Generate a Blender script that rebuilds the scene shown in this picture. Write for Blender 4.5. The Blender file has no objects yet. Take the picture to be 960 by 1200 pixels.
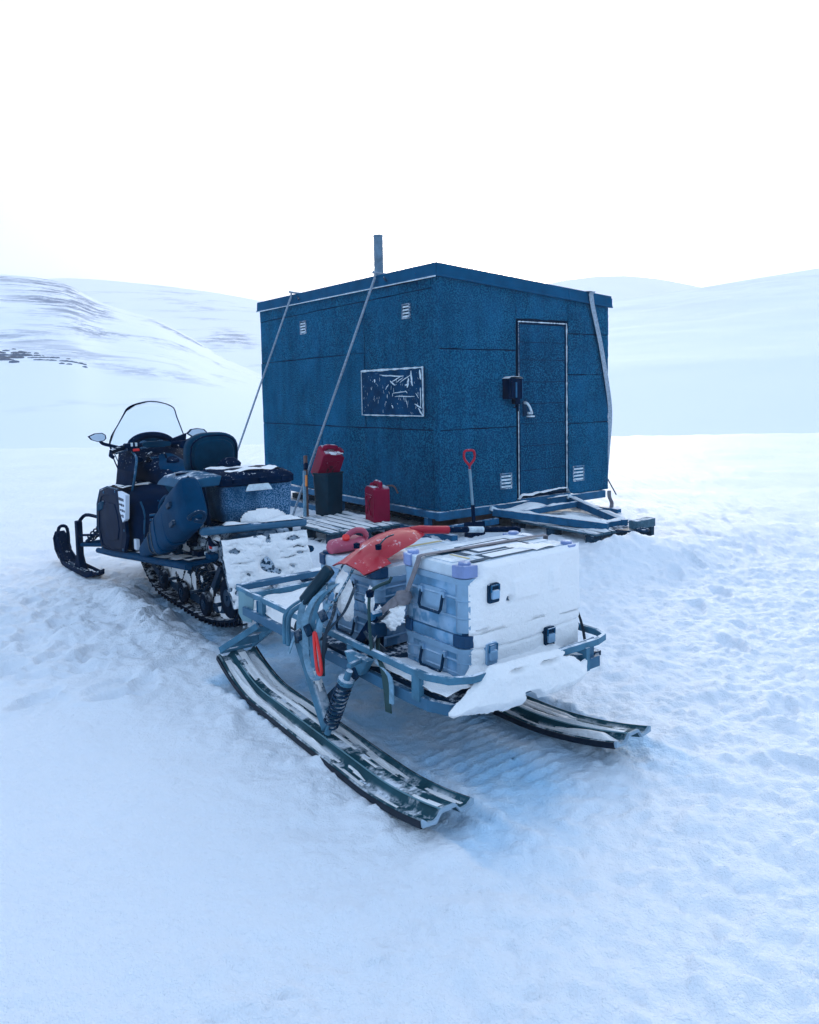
import bpy, math, random
import numpy as np
from mathutils import Vector, Matrix, Euler
random.seed(7)
C = bpy.context.scene
COL = C.collection
R = math.radians
HC = 1.56
# ------------------------------------------------------------------ camera
f_px, y0_px, pitch, roll = 890.0, 535.0, 0.0823, -0.0195
cp, sp, cr, sr = math.cos(pitch), math.sin(pitch), math.cos(roll), math.sin(roll)
fw = Vector((0, cp, -sp)); up = Vector((0, sp, cp)); rt = Vector((1, 0, 0))
rt2 = cr*rt + sr*up; up2 = -sr*rt + cr*up
cam = bpy.data.cameras.new('camera'); camo = bpy.data.objects.new('camera', cam); COL.objects.link(camo)
camo.matrix_world = Matrix(((rt2.x, up2.x, -fw.x, 0), (rt2.y, up2.y, -fw.y, 0), (rt2.z, up2.z, -fw.z, HC), (0, 0, 0, 1)))
cam.sensor_fit = 'HORIZONTAL'; cam.sensor_width = 36; cam.lens = f_px/960*36
cam.shift_y = -(600-y0_px)/960
cam.clip_start = 0.05; cam.clip_end = 6000
C.camera = camo
# ------------------------------------------------------------------ light
SUN_EL, SUN_AZ = 15.0, 12.0       # degrees; azimuth clockwise from +Y (the way the camera looks)
w = bpy.data.worlds.new('World'); C.world = w; w.use_nodes = True
nt = w.node_tree; nt.nodes.clear()
out = nt.nodes.new('ShaderNodeOutputWorld'); bg = nt.nodes.new('ShaderNodeBackground')
sky = nt.nodes.new('ShaderNodeTexSky'); sky.sky_type = 'NISHITA'; sky.sun_disc = False
sky.sun_elevation = R(SUN_EL); sky.sun_rotation = R(SUN_AZ)
sky.altitude = 0; sky.air_density = 1.0; sky.dust_density = 9.0; sky.ozone_density = 3.2
bg.inputs['Strength'].default_value = 0.13
nt.links.new(sky.outputs[0], bg.inputs[0])
veil = nt.nodes.new('ShaderNodeBackground')          # thin even overcast over the whole dome, added to the clear sky's glow
veil.inputs['Color'].default_value = (0.300, 0.420, 0.575, 1); veil.inputs['Strength'].default_value = 1.0
ads = nt.nodes.new('ShaderNodeAddShader'); nt.links.new(bg.outputs[0], ads.inputs[0]); nt.links.new(veil.outputs[0], ads.inputs[1])
nt.links.new(ads.outputs[0], out.inputs[0])
sl_ = bpy.data.lights.new('sun', 'SUN'); sl_.energy = 1.1; sl_.angle = R(11); sl_.color = (1.0, 0.96, 0.92)
so = bpy.data.objects.new('sun', sl_); COL.objects.link(so)
sd = Vector((math.sin(R(SUN_AZ))*math.cos(R(SUN_EL)), math.cos(R(SUN_AZ))*math.cos(R(SUN_EL)), math.sin(R(SUN_EL))))
so.rotation_euler = sd.to_track_quat('Z', 'Y').to_euler()
C.view_settings.view_transform = 'Standard'; C.view_settings.look = 'None'
C.view_settings.exposure = 0.52; C.view_settings.gamma = 1.0
C.render.engine = 'CYCLES'
C.cycles.max_bounces = 8; C.cycles.diffuse_bounces = 4; C.cycles.volume_bounces = 1
try: C.cycles.use_denoising = True
except Exception: pass

# ------------------------------------------------------------------ numeric noise
def _hash(i, j, s):
    v = np.sin(i*127.1 + j*311.7 + s*74.7)*43758.5453
    return v - np.floor(v)
def vn(x, y, s=0):
    x = np.asarray(x, float); y = np.asarray(y, float)
    i = np.floor(x); j = np.floor(y); u = x-i; v = y-j
    u = u*u*u*(u*(u*6-15)+10); v = v*v*v*(v*(v*6-15)+10)
    a = _hash(i, j, s); b = _hash(i+1, j, s); c = _hash(i, j+1, s); d = _hash(i+1, j+1, s)
    return (a+(b-a)*u)+((c+(d-c)*u)-(a+(b-a)*u))*v
def fbm(x, y, s=0, o=4, g=.5):
    t = 0; a = 1; n = 0
    for k in range(o):
        cx, sx = math.cos(k*1.1), math.sin(k*1.1)
        t = t + a*vn((x*cx-y*sx)*2**k, (x*sx+y*cx)*2**k, s+k*13); n += a; a *= g
    return t/n
def sst(a, b, x):
    t = np.clip((np.asarray(x, float)-a)/(b-a), 0, 1); return t*t*(3-2*t)

# ------------------------------------------------------------------ frames (local axes of hut, sled, snowmobile)
class Fr:
    def __init__(s, o, deg): s.o = o; s.a = R(deg); s.c = math.cos(s.a); s.s = math.sin(s.a)
    def l(s, x, y): dx = x-s.o[0]; dy = y-s.o[1]; return dx*s.c+dy*s.s, -dx*s.s+dy*s.c
    def w(s, x, y): return s.o[0]+x*s.c-y*s.s, s.o[1]+x*s.s+y*s.c
HU = Fr((0.300, 7.537), 35.8); SL = Fr((0.161, 2.659), 38.3); SM = Fr((-1.298, 5.329), 35.1)

# ------------------------------------------------------------------ materials
MATS = {}
def mat(name, col, rough=.5, metal=0., var=.18, vscale=9., bump=0., bscale=120., dust=0., dscale=14., dcol=(.82, .87, .93),
        speck=0., sscale=260., slo=.62, coat=0., trans=0., ior=1.45, dmin=.35, alpha=1., spec=.5, even=False):
    m = bpy.data.materials.new(name); m.use_nodes = True; n = m.node_tree; N = n.nodes; L = n.links
    b = N['Principled BSDF']
    b.inputs['Roughness'].default_value = rough; b.inputs['Metallic'].default_value = metal
    b.inputs['Specular IOR Level'].default_value = spec
    if coat: b.inputs['Coat Weight'].default_value = coat
    if trans: b.inputs['Transmission Weight'].default_value = trans; b.inputs['IOR'].default_value = ior
    if alpha < 1: b.inputs['Alpha'].default_value = alpha
    tc = N.new('ShaderNodeTexCoord')
    def noise(sc, det=5., rough_=.6, st=None):
        t = N.new('ShaderNodeTexNoise'); t.inputs['Scale'].default_value = sc; t.inputs['Detail'].default_value = det
        t.inputs['Roughness'].default_value = rough_; src = tc.outputs['Object']
        if st:
            q = N.new('ShaderNodeMapping'); q.inputs['Scale'].default_value = st; L.new(src, q.inputs['Vector']); src = q.outputs[0]
        L.new(src, t.inputs['Vector']); return t
    def ramp(src, a, bb):
        r = N.new('ShaderNodeMapRange'); r.inputs['From Min'].default_value = a; r.inputs['From Max'].default_value = bb
        r.clamp = True; L.new(src, r.inputs['Value']); return r.outputs[0]
    def mix(fac, c1, c2):
        x = N.new('ShaderNodeMix'); x.data_type = 'RGBA'
        if isinstance(fac, float): x.inputs[0].default_value = fac
        else: L.new(fac, x.inputs[0])
        for k, c in ((6, c1), (7, c2)):
            if isinstance(c, tuple): x.inputs[k].default_value = (*c, 1)
            else: L.new(c, x.inputs[k])
        return x.outputs[2]
    lo = tuple(c*(1-var) for c in col); hi = tuple(min(1, c*(1+var)) for c in col)
    c = mix(ramp(noise(vscale).outputs[0], .3, .7), lo, hi)
    if even:      # rain streaks and faded patches down the sheets
        c = mix(ramp(noise(1., 5., .65, (7, 7, .55)).outputs[0], .42, .78), c, tuple(q*.55 for q in col))
        c = mix(ramp(noise(1., 4., .6, (1.6, 1.6, 1.1)).outputs[0], .52, .80), c, tuple(min(1, q*1.75) for q in col))
    if speck:
        s1 = ramp(noise(sscale, 2.).outputs[0], slo, slo+.1)
        s2 = ramp(noise(3.1, 3.).outputs[0], *((.05, .75) if even else (.38, .62)))
        mm = N.new('ShaderNodeMath'); mm.operation = 'MULTIPLY'; L.new(s1, mm.inputs[0]); L.new(s2, mm.inputs[1])
        m2 = N.new('ShaderNodeMath'); m2.operation = 'MULTIPLY'; L.new(mm.outputs[0], m2.inputs[0]); m2.inputs[1].default_value = speck
        c = mix(m2.outputs[0], c, dcol)
    if dust:
        g = N.new('ShaderNodeNewGeometry'); sx = N.new('ShaderNodeSeparateXYZ'); L.new(g.outputs['Normal'], sx.inputs[0])
        u = ramp(sx.outputs[2], dmin, .95)
        q = ramp(noise(dscale, 6., .7).outputs[0], .62-.36*dust, .70-.25*dust)
        mm = N.new('ShaderNodeMath'); mm.operation = 'MULTIPLY'; L.new(u, mm.inputs[0]); L.new(q, mm.inputs[1])
        c = mix(mm.outputs[0], c, dcol)
        rr = N.new('ShaderNodeMapRange'); L.new(mm.outputs[0], rr.inputs['Value']); rr.inputs['To Min'].default_value = rough; rr.inputs['To Max'].default_value = .8
        L.new(rr.outputs[0], b.inputs['Roughness'])
        if metal:
            r2 = N.new('ShaderNodeMapRange'); L.new(mm.outputs[0], r2.inputs['Value']); r2.inputs['To Min'].default_value = metal; r2.inputs['To Max'].default_value = 0
            L.new(r2.outputs[0], b.inputs['Metallic'])
    L.new(c, b.inputs['Base Color'])
    if bump:
        bm = N.new('ShaderNodeBump'); bm.inputs['Strength'].default_value = bump; bm.inputs['Distance'].default_value = .01
        L.new(noise(bscale, 4.).outputs[0], bm.inputs['Height']); L.new(bm.outputs[0], b.inputs['Normal'])
        if even:      # sagging and wrinkles of the sheets
            b2 = N.new('ShaderNodeBump'); b2.inputs['Strength'].default_value = .9; b2.inputs['Distance'].default_value = .06
            L.new(noise(1., 4., .6, (5, 5, 2.2)).outputs[0], b2.inputs['Height']); L.new(b2.outputs[0], bm.inputs['Normal'])
    MATS[name] = m; return m

def snow_mat(name, col, fine=1., scale=1.):
    m = bpy.data.materials.new(name); m.use_nodes = True; n = m.node_tree; N = n.nodes; L = n.links
    b = N['Principled BSDF']; b.inputs['Roughness'].default_value = .55; b.inputs['Specular IOR Level'].default_value = .2
    tc = N.new('ShaderNodeTexCoord')
    h = None
    for sc, amp in ((9, .5), (38, .32), (150, .2)):
        t = N.new('ShaderNodeTexNoise'); t.inputs['Scale'].default_value = sc*scale; t.inputs['Detail'].default_value = 3
        L.new(tc.outputs['Object'], t.inputs['Vector'])
        mm = N.new('ShaderNodeMath'); mm.operation = 'MULTIPLY_ADD'; L.new(t.outputs[0], mm.inputs[0]); mm.inputs[1].default_value = amp
        if h is None: mm.inputs[2].default_value = 0
        else: L.new(h, mm.inputs[2])
        h = mm.outputs[0]
    bp = N.new('ShaderNodeBump'); bp.inputs['Strength'].default_value = 1.*fine; bp.inputs['Distance'].default_value = .03
    L.new(h, bp.inputs['Height']); L.new(bp.outputs[0], b.inputs['Normal'])
    t = N.new('ShaderNodeTexNoise'); t.inputs['Scale'].default_value = 1.3*scale; t.inputs['Detail'].default_value = 6
    L.new(tc.outputs['Object'], t.inputs['Vector'])
    x = N.new('ShaderNodeMix'); x.data_type = 'RGBA'; L.new(t.outputs[0], x.inputs[0])
    x.inputs[6].default_value = (*[c*.96 for c in col], 1); x.inputs[7].default_value = (*[min(1, c*1.03) for c in col], 1)
    pa = N.new('ShaderNodeAttribute'); pa.attribute_name = 'packed_shade'
    y = N.new('ShaderNodeMix'); y.data_type = 'RGBA'; L.new(pa.outputs['Fac'], y.inputs[0]); L.new(x.outputs[2], y.inputs[6]); y.inputs[7].default_value = (.40, .69, .94, 1)  # tracks bluer: packed snow, plus the blue shade under the sled painted in
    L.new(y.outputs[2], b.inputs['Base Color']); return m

SNOW = (.86, .90, .95)
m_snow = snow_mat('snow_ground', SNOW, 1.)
m_crust = snow_mat('wind_packed_snow', (.97, .97, .97), .7, 1.6)
m_felt = mat('roofing_felt', (.005, .062, .134), .9, var=.30, vscale=1.9, bump=1., bscale=60, speck=.85, sscale=66, slo=.46, dcol=(.018, .175, .31), spec=0., even=True)
m_feltd = mat('door_felt', (.005, .055, .120), .9, var=.28, vscale=2.5, bump=1., bscale=60, speck=.9, sscale=62, slo=.48, dcol=(.018, .16, .29), spec=0., even=True)
m_gap = mat('tar_seam', (.002, .025, .06), .8, spec=.1)
m_fascia = mat('fascia_sheet', (.002, .075, .165), .6, spec=.03, var=.2, vscale=4, bump=.1, bscale=30)
m_frost = mat('frosted_trim', (.62, .73, .83), .8, var=.3, vscale=30, bump=.5, bscale=200)
m_frostdark = mat('half_frosted_trim', (.08, .18, .28), .7, var=.8, vscale=22, bump=.4, bscale=200, speck=.9, sscale=60, slo=.45)
m_black = mat('black_plastic', (.0003, .011, .036), .45, var=.3, dust=.03, dscale=40, spec=.01)
m_blackgl = mat('gloss_black_cowl', (.0003, .010, .034), .4, var=.3, vscale=5, spec=.008)
m_rubber = mat('black_rubber', (.001, .009, .024), .7, var=.3, spec=.02, dust=.40, dscale=22, bump=.3)
m_seat = mat('seat_vinyl', (.0015, .036, .075), .55, var=.25, spec=.03, bump=.25, bscale=300)
m_navy = mat('navy_plastic', (.0005, .040, .098), .5, var=.3, vscale=5, spec=.015, bump=.1, bscale=400)
m_greyp = mat('grey_lid_plastic', (.012, .085, .165), .5, var=.2, dust=.3, dscale=12, spec=.08)
m_frbox = mat('frosted_box_plastic', (.006, .06, .13), .7, var=.4, vscale=6, bump=.5, speck=.6, sscale=130, slo=.46, dcol=(.26,.44,.66), spec=.05)
m_steel = mat('galvanised_steel', (.012, .105, .215), .5, spec=.12, var=.25, vscale=12, dust=.5, dscale=10, bump=.1)
m_steeld = mat('dark_steel', (.002, .028, .065), .5, spec=.1, var=.3, vscale=14, dust=.35, dscale=18)
m_frame = mat('grey_green_frame', (.055, .175, .27), .5, spec=.2, var=.35, dust=.55, dscale=12)
m_purple = mat('violet_grey_bar', (.035, .13, .23), .5, spec=.25, var=.15, dust=.35, dscale=10)
m_greenp = mat('green_grey_gusset', (.13, .28, .34), .5, var=.12)
m_ski = mat('olive_ski_plastic', (.010, .065, .090), .5, spec=.1, var=.3, dust=.38, dscale=9, dmin=.75)
m_skiedge = mat('black_ski_edge', (.001, .009, .022), .5, spec=.2, var=.2)
m_skiend = mat('worn_ski_end', (.28, .40, .50), .6, var=.2)
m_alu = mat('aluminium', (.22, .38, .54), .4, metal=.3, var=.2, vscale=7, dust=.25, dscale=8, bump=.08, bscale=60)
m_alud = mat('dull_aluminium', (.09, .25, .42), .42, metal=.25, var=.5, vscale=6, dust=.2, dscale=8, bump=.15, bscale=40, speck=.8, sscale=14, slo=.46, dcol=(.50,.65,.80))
m_lid = mat('pale_lid_panel', (.50, .60, .68), .5, var=.12, vscale=10, dust=.3, dscale=7)
m_corner = mat('violet_corner_plastic', (.20, .28, .53), .5, var=.2, dust=.35, dscale=20)
m_cornerd = mat('navy_corner_plastic', (.004, .05, .125), .45, spec=.25, var=.2)
m_tape = mat('dark_teal_tape', (.002, .05, .10), .6, spec=.15, var=.2)
m_paper = mat('white_paper_label', (.72, .78, .84), .6, var=.05)
m_yellow = mat('ochre_stripe', (.42, .36, .18), .6, var=.2)
m_web = mat('grey_webbing', (.17, .33, .45), .85, var=.3, vscale=40, bump=.4, bscale=350, dust=.4)
m_webb = mat('brown_webbing', (.20, .19, .21), .85, var=.25, vscale=30, bump=.4, bscale=350)
m_webd = mat('dark_webbing', (.012, .03, .05), .85, var=.3, dust=.35, dscale=30)
m_green = mat('green_cord', (.012, .055, .06), .8)
m_rope = mat('frosted_rope', (.30, .38, .46), .9, var=.4, vscale=50, bump=.6, bscale=300)
m_roped = mat('dark_fleck_rope', (.04, .13, .20), .9, var=.9, vscale=70, speck=.9, sscale=90, slo=.5)
m_red = mat('red_shovel_plastic', (.46, .014, .034), .42, spec=.25, var=.12, vscale=6, dust=.12, dscale=12, coat=.15)
m_redj = mat('red_jerrycan_plastic', (.25, .004, .035), .5, spec=.1, var=.15, vscale=5, dust=.5, dscale=8, dmin=.7)
m_reddk = mat('dark_red_plastic', (.10, .004, .02), .6, var=.2, spec=.2)
m_redp = mat('faded_red_plastic', (.42, .06, .12), .5, var=.15, dust=.15)
m_redb = mat('bright_red', (.8, .02, .02), .4, var=.05)
m_orange = mat('orange_label', (.75, .22, .03), .5, var=.05)
m_dgreen = mat('dark_green_plastic', (.001, .028, .050), .5, spec=.2, var=.2)
m_brown = mat('brown_wood', (.12, .07, .06), .8, var=.3, vscale=15, bump=.3)
m_wood = mat('weathered_wood', (.05, .12, .17), .85, spec=.2, var=.35, vscale=20, bump=.4, bscale=90, dust=.6, dscale=7)
m_woodd = mat('dark_wood_block', (.010, .04, .07), .85, spec=.2, var=.4, vscale=20, bump=.4, dust=.3, dscale=10)
m_pole = mat('pale_blue_handle', (.16, .28, .36), .5, var=.2)
m_board = mat('scratched_shutter_board', (.001, .042, .105), .6, spec=.02, var=.4, vscale=6, speck=.85, sscale=45, slo=.66, dcol=(.5, .65, .78))
m_glass = mat('tinted_windshield', (.86, .92, .97), .03, var=0., trans=1., ior=1.12)
m_mirror = mat('sky_painted_mirror', (.62, .74, .86), .5, var=.06)  # pale matt colour stands in for the bright sky's reflection
m_stick = mat('white_sticker', (.68, .76, .86), .5, var=.05)
m_print = mat('dark_print', (.02, .04, .08), .6, var=0)
m_flapsnow = mat('rubber_flap', (.004, .03, .06), .8, spec=.2, var=.3, speck=.9, sscale=40, slo=.42, bump=.6, bscale=60, dcol=(.6, .73, .86))
m_pipe = mat('grey_stove_pipe', (.13, .22, .30), .5, metal=.4, var=.3, vscale=10, bump=.1)
m_rock = mat('far_rock', (.02, .06, .12), .9, var=.4, vscale=.3)

# ------------------------------------------------------------------ mesh builder
class MB:
    def __init__(s): s.v = []; s.f = []
    def add(s, vs, fs):
        o = len(s.v); s.v += [tuple(v) for v in vs]; s.f += [tuple(i+o for i in q) for q in fs]; return s
    def box(s, x0, x1, y0, y1, z0, z1, M=None):
        vs = [Vector(p) for p in ((x0,y0,z0),(x1,y0,z0),(x1,y1,z0),(x0,y1,z0),(x0,y0,z1),(x1,y0,z1),(x1,y1,z1),(x0,y1,z1))]
        if M is not None: vs = [M @ v for v in vs]
        return s.add(vs, [(0,3,2,1),(4,5,6,7),(0,1,5,4),(1,2,6,5),(2,3,7,6),(3,0,4,7)])
    def bar(s, a, b, w_, h_, upv=(0,0,1)):
        a = Vector(a); b = Vector(b); d = (b-a).normalized(); u = Vector(upv)
        sx = d.cross(u)
        if sx.length < 1e-4: sx = d.cross(Vector((0,1,0)))
        sx.normalize(); u = sx.cross(d)
        vs = []
        for p in (a, b):
            for i, j in ((-1,-1),(1,-1),(1,1),(-1,1)): vs.append(p+sx*(i*w_/2)+u*(j*h_/2))
        return s.add(vs, [(0,1,2,3),(7,6,5,4),(0,4,5,1),(1,5,6,2),(2,6,7,3),(3,7,4,0)])
    def sweep(s, pts, sec, upv=(0,0,1), closed=False, scale=None):
        """sec: list of (side, up) offsets swept along pts"""
        P = [Vector(p) for p in pts]; n = len(P); k = len(sec); vs = []
        for i, p in enumerate(P):
            if closed: d = P[(i+1) % n]-P[i-1]
            else: d = P[min(i+1, n-1)]-P[max(i-1, 0)]
            d.normalize(); u = Vector(upv); sx = d.cross(u)
            if sx.length < 1e-3: sx = d.cross(Vector((.31,.9,.2)))
            sx.normalize(); u = sx.cross(d); q = scale[i] if scale else 1
            for a_, b_ in sec: vs.append(p+sx*a_*q+u*b_*q)
        fs = []
        for i in range(n if closed else n-1):
            j = (i+1) % n
            for c in range(k): fs.append((i*k+c, i*k+(c+1) % k, j*k+(c+1) % k, j*k+c))
        if not closed: fs += [tuple(range(k))[::-1], tuple((n-1)*k+c for c in range(k))]
        return s.add(vs, fs)
    def tube(s, pts, r, n=8, closed=False, upv=(0,0,1)):
        sc = r if isinstance(r, (list, tuple)) else None; rr = 1 if sc else r
        return s.sweep(pts, [(rr*math.cos(2*math.pi*i/n), rr*math.sin(2*math.pi*i/n)) for i in range(n)], upv, closed, sc)
    def strap(s, pts, w_, t, side):
        """flat ribbon, constant side vector"""
        P = [Vector(p) for p in pts]; sv = Vector(side).normalized()*(w_/2); vs = []; n = len(P)
        for i, p in enumerate(P):
            d = (P[min(i+1,n-1)]-P[max(i-1,0)]).normalized(); nn = d.cross(sv).normalized()*(t/2)
            vs += [p-sv-nn, p+sv-nn, p+sv+nn, p-sv+nn]
        fs = []
        for i in range(n-1):
            for c in range(4): fs.append((i*4+c, i*4+(c+1)%4, i*4+4+(c+1)%4, i*4+4+c))
        fs += [(3,2,1,0), tuple((n-1)*4+c for c in range(4))]
        return s.add(vs, fs)
    def prism(s, poly, ax, a, b, M=None):
        n = len(poly); vs = []
        for h in (a, b):
            for p, q in poly:
                v = Vector((h,p,q)) if ax == 'x' else Vector((p,h,q)) if ax == 'y' else Vector((p,q,h))
                vs.append(M @ v if M is not None else v)
        fs = [tuple(range(n))[::-1], tuple(range(n, 2*n))]+[(i,(i+1)%n,n+(i+1)%n,n+i) for i in range(n)]
        return s.add(vs, fs)
    def loft(s, rings, cap=True):
        k = len(rings[0]); vs = [p for r in rings for p in r]; fs = []
        for i in range(len(rings)-1):
            for c in range(k): fs.append((i*k+c, i*k+(c+1)%k, i*k+k+(c+1)%k, i*k+k+c))
        if cap: fs += [tuple(range(k))[::-1], tuple((len(rings)-1)*k+c for c in range(k))]
        return s.add(vs, fs)
    def lathe(s, prof, c, n=16, ax=(0,0,1)):
        ax = Vector(ax).normalized(); a = ax.orthogonal().normalized(); b = ax.cross(a); c = Vector(c)
        return s.loft([[c+ax*z+a*(r*math.cos(2*math.pi*i/n))+b*(r*math.sin(2*math.pi*i/n)) for i in range(n)] for r, z in prof])
    def spring(s, a, b, rad, r, turns, n=14):
        a = Vector(a); b = Vector(b); d = (b-a); L_ = d.length; d.normalize(); u = d.orthogonal().normalized(); v = d.cross(u)
        pts = [a+d*(L_*i/(turns*n))+u*rad*math.cos(2*math.pi*i/n)+v*rad*math.sin(2*math.pi*i/n) for i in range(turns*n+1)]
        return s.tube(pts, r, 6, upv=tuple(d))
    def build(s, name, m, parent=None, smooth=35, bevel=0, kind=None, label=None, seg=2):
        me = bpy.data.meshes.new(name); me.from_pydata(s.v, [], s.f)
        import bmesh
        bm = bmesh.new(); bm.from_mesh(me); bmesh.ops.recalc_face_normals(bm, faces=bm.faces); bm.to_mesh(me); bm.free()
        me.materials.append(m)
        if smooth:
            me.polygons.foreach_set('use_smooth', [True]*len(me.polygons)); me.set_sharp_from_angle(angle=R(smooth))
        o = bpy.data.objects.new(name, me); COL.objects.link(o)
        if parent is not None: o.parent = parent
        if bevel:
            b = o.modifiers.new('bevel', 'BEVEL'); b.width = bevel; b.segments = seg; b.limit_method = 'ANGLE'; b.angle_limit = R(40)
            b.harden_normals = False
        if kind: o['kind'] = kind
        if label: o['label'] = label
        return o
def thing(name, label, cat, loc, rotz=0, group=None):
    o = bpy.data.objects.new(name, None); COL.objects.link(o); o.location = loc; o.rotation_euler = (0, 0, rotz)
    o.empty_display_size = .1
    o['label'] = label; o['category'] = cat
    if group: o['group'] = group
    return o
def tag(o, label, cat, group=None):
    o['label'] = label; o['category'] = cat
    if group: o['group'] = group
    return o
def rep(o, loc, rot=None, scale=None):
    c = o.copy(); COL.objects.link(c); c.parent = o.parent; c.location = loc
    if rot: c.rotation_euler = rot
    if scale: c.scale = scale
    return c
def rrect(x0, x1, y0, y1, r, n=4):
    P = []
    for cx, cy, a0 in ((x1-r, y1-r, 0), (x0+r, y1-r, 90), (x0+r, y0+r, 180), (x1-r, y0+r, 270)):
        for i in range(n+1):
            a = R(a0+90*i/n); P.append((cx+r*math.cos(a), cy+r*math.sin(a)))
    return P
def smoothp(pts, k=5):
    """Catmull-Rom"""
    P = [Vector(p) for p in pts]; o = []
    for i in range(len(P)-1):
        p0 = P[max(i-1,0)]; p1 = P[i]; p2 = P[i+1]; p3 = P[min(i+2,len(P)-1)]
        for j in range(k):
            t = j/k; o.append(.5*((2*p1)+(p2-p0)*t+(2*p0-5*p1+4*p2-p3)*t*t+(3*p1-p0-3*p2+p3)*t**3))
    o.append(P[-1]); return o
def crust(th, u0, u1, v0, v1, nu, nv, mp):
    """a snow layer: th(u,v) gives its thickness (<=0: none), mp(u,v,t) the point in space"""
    U, V = np.meshgrid(np.linspace(u0,u1,nu+1), np.linspace(v0,v1,nv+1), indexing='ij')
    T = th(U, V); mb = MB(); idx = {}
    def vid(i, j, base):
        k = (i, j, base)
        if k not in idx:
            idx[k] = len(mb.v); t = 0 if base else max(T[i,j], .0)
            mb.v.append(tuple(mp(U[i,j], V[i,j], t)))
        return idx[k]
    for i in range(nu):
        for j in range(nv):
            if max(T[i,j], T[i+1,j], T[i+1,j+1], T[i,j+1]) > 0 and min(T[i,j], T[i+1,j], T[i+1,j+1], T[i,j+1]) > -.03:
                mb.f.append((vid(i,j,0), vid(i+1,j,0), vid(i+1,j+1,0), vid(i,j+1,0)))
    return mb

# ------------------------------------------------------------------ ground
def grow(a, b, step, lo, hi, g=1.045):
    c = list(np.arange(a, b, step)); s = step; x = c[-1]
    while x < hi: s *= g; x += s; c.append(x)
    s = step; x = c[0]; pre = []
    while x > lo: s *= g; x -= s; pre.append(x)
    return np.array(pre[::-1]+c)
def rect_d(x, y, x0, x1, y0, y1):
    dx = np.maximum(np.maximum(x0-x, x-x1), 0); dy = np.maximum(np.maximum(y0-y, y-y1), 0); return np.sqrt(dx*dx+dy*dy)
def ground_h(x, y, fine=True):
    x = np.asarray(x, float); y = np.asarray(y, float)
    d = np.sqrt(x*x+y*y)
    z = .05*(fbm(x*.5, y*.5, 3, 3)-.5)*sst(0, 6, np.abs(d-4)+2)
    hx, hy = HU.l(x, y); sx, sy = SL.l(x, y); mx, my = SM.l(x, y)
    z = z + .11*(1-sst(0, 1.3, rect_d(hx, hy, -1.1, 2.9, -1.4, 4.6)))
    # drift thrown over the drawbar and beside the pallets
    z = z + .19*np.exp(-(((hx-.75)/.62)**2+((hy+1.75)/.30)**2))*(.75+.5*fbm(x*4, y*4, 8, 3))
    z = z + .10*np.exp(-(((hx+1.5)/.35)**2+((hy-.35)/.6)**2))
    # sastrugi on the plain to the right and beyond
    far = sst(7, 12, d)
    z = z + far*.10*(fbm(x*.35+y*.1, y*1.1, 21, 4)-.5) + .035*sst(2.5, 5, sx-sy*0)*(fbm(x*1.1, y*2.6, 31, 4)-.5)
    # roughness: lumpy on the right of the sled, smooth windslab on the left
    left = sst(-.15, -.7, sx)*sst(5.2, 3.8, y)*sst(1.9, 2.8, y-.6*x)
    rough = 1-.75*left
    z = z + rough*(.044*(fbm(x*2.2, y*2.2, 5, 3)-.5)+.034*(fbm(x*6.5, y*6.5, 6, 3)-.5)) + .026*rough*(np.abs(fbm(x*9, y*9, 9, 3)-.5)*2-.3) + .020*rough*(np.abs(fbm(x*17+3, y*17, 19, 2)-.5)*2-.3)
    if fine: z = z + rough*.012*(fbm(x*24, y*26, 11, 2)-.5)*sst(14, 6, d)
    # footprints and scuffs left of the snowmobile
    ft = np.exp(-(((mx+.95)/.45)**2+((my-.3)/1.6)**2))
    z = z + ft*.07*(np.abs(fbm(x*3.2, y*3.2, 41, 3)-.5)*2-.25)
    # snowmobile belt: trench + bank on its left
    bt = sst(.34, .24, np.abs(mx))*sst(1.6, 1.2, my)*sst(-.9, -.5, my)
    z = z - .05*bt + .075*np.exp(-((mx+.50+.05*fbm(x*3,y*3,2,2))/.11)**2)*sst(1.5, 1.0, my)*sst(-.6, .1, my)
    # belt prints under and behind the sled (cross ribs)
    pr = sst(.36, .27, np.abs(sx-.5))*sst(2.6, 2.2, sy)
    pr = pr*sst(-.55, .12, sy+.5*(fbm(x*2.5, y*2.5, 51, 3)-.5))
    z = z*(1-.55*pr) + pr*(-.016+.014*np.sin(2*math.pi*(sy+.03*(fbm(sx*3, sy*3, 61, 2)-.5))/.062)*np.clip(2.4*fbm(x*4.5, y*4.5, 71, 3)-.65, 0, 1.2)+.012*(fbm(x*19,y*19,91,2)-.5))
    # ski grooves behind each sled ski
    for cx in (0.0, .95):
        g = sst(.13, .09, np.abs(sx-cx))*sst(2.0, 1.8, sy)*sst(-.55, .1, sy)
        z = z - .018*g - .012*np.exp(-((sx-cx)/.03)**2)*g + .012*np.exp(-((np.abs(sx-cx)-.135)/.03)**2)*sst(2, 1.8, sy)*sst(-.3, .1, sy)
    # the plain ends at a low crest, then dips
    z = z - 2.2*sst(23.5+1.0*fbm(x*.06, x*0, 77, 2), 46, y) 
    return z
def packed_shade(x, y):  # mask of the pressed tracks; also carries painted shade under the sled
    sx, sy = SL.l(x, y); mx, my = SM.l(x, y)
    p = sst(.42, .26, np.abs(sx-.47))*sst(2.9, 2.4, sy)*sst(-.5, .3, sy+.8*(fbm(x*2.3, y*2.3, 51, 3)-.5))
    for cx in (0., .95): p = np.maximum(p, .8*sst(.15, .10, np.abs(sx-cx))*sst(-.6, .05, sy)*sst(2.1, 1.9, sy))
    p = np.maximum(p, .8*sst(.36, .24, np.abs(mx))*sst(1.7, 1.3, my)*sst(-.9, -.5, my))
    return p*(.55+.9*(fbm(x*7, y*7, 66, 3)-.25))
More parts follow.
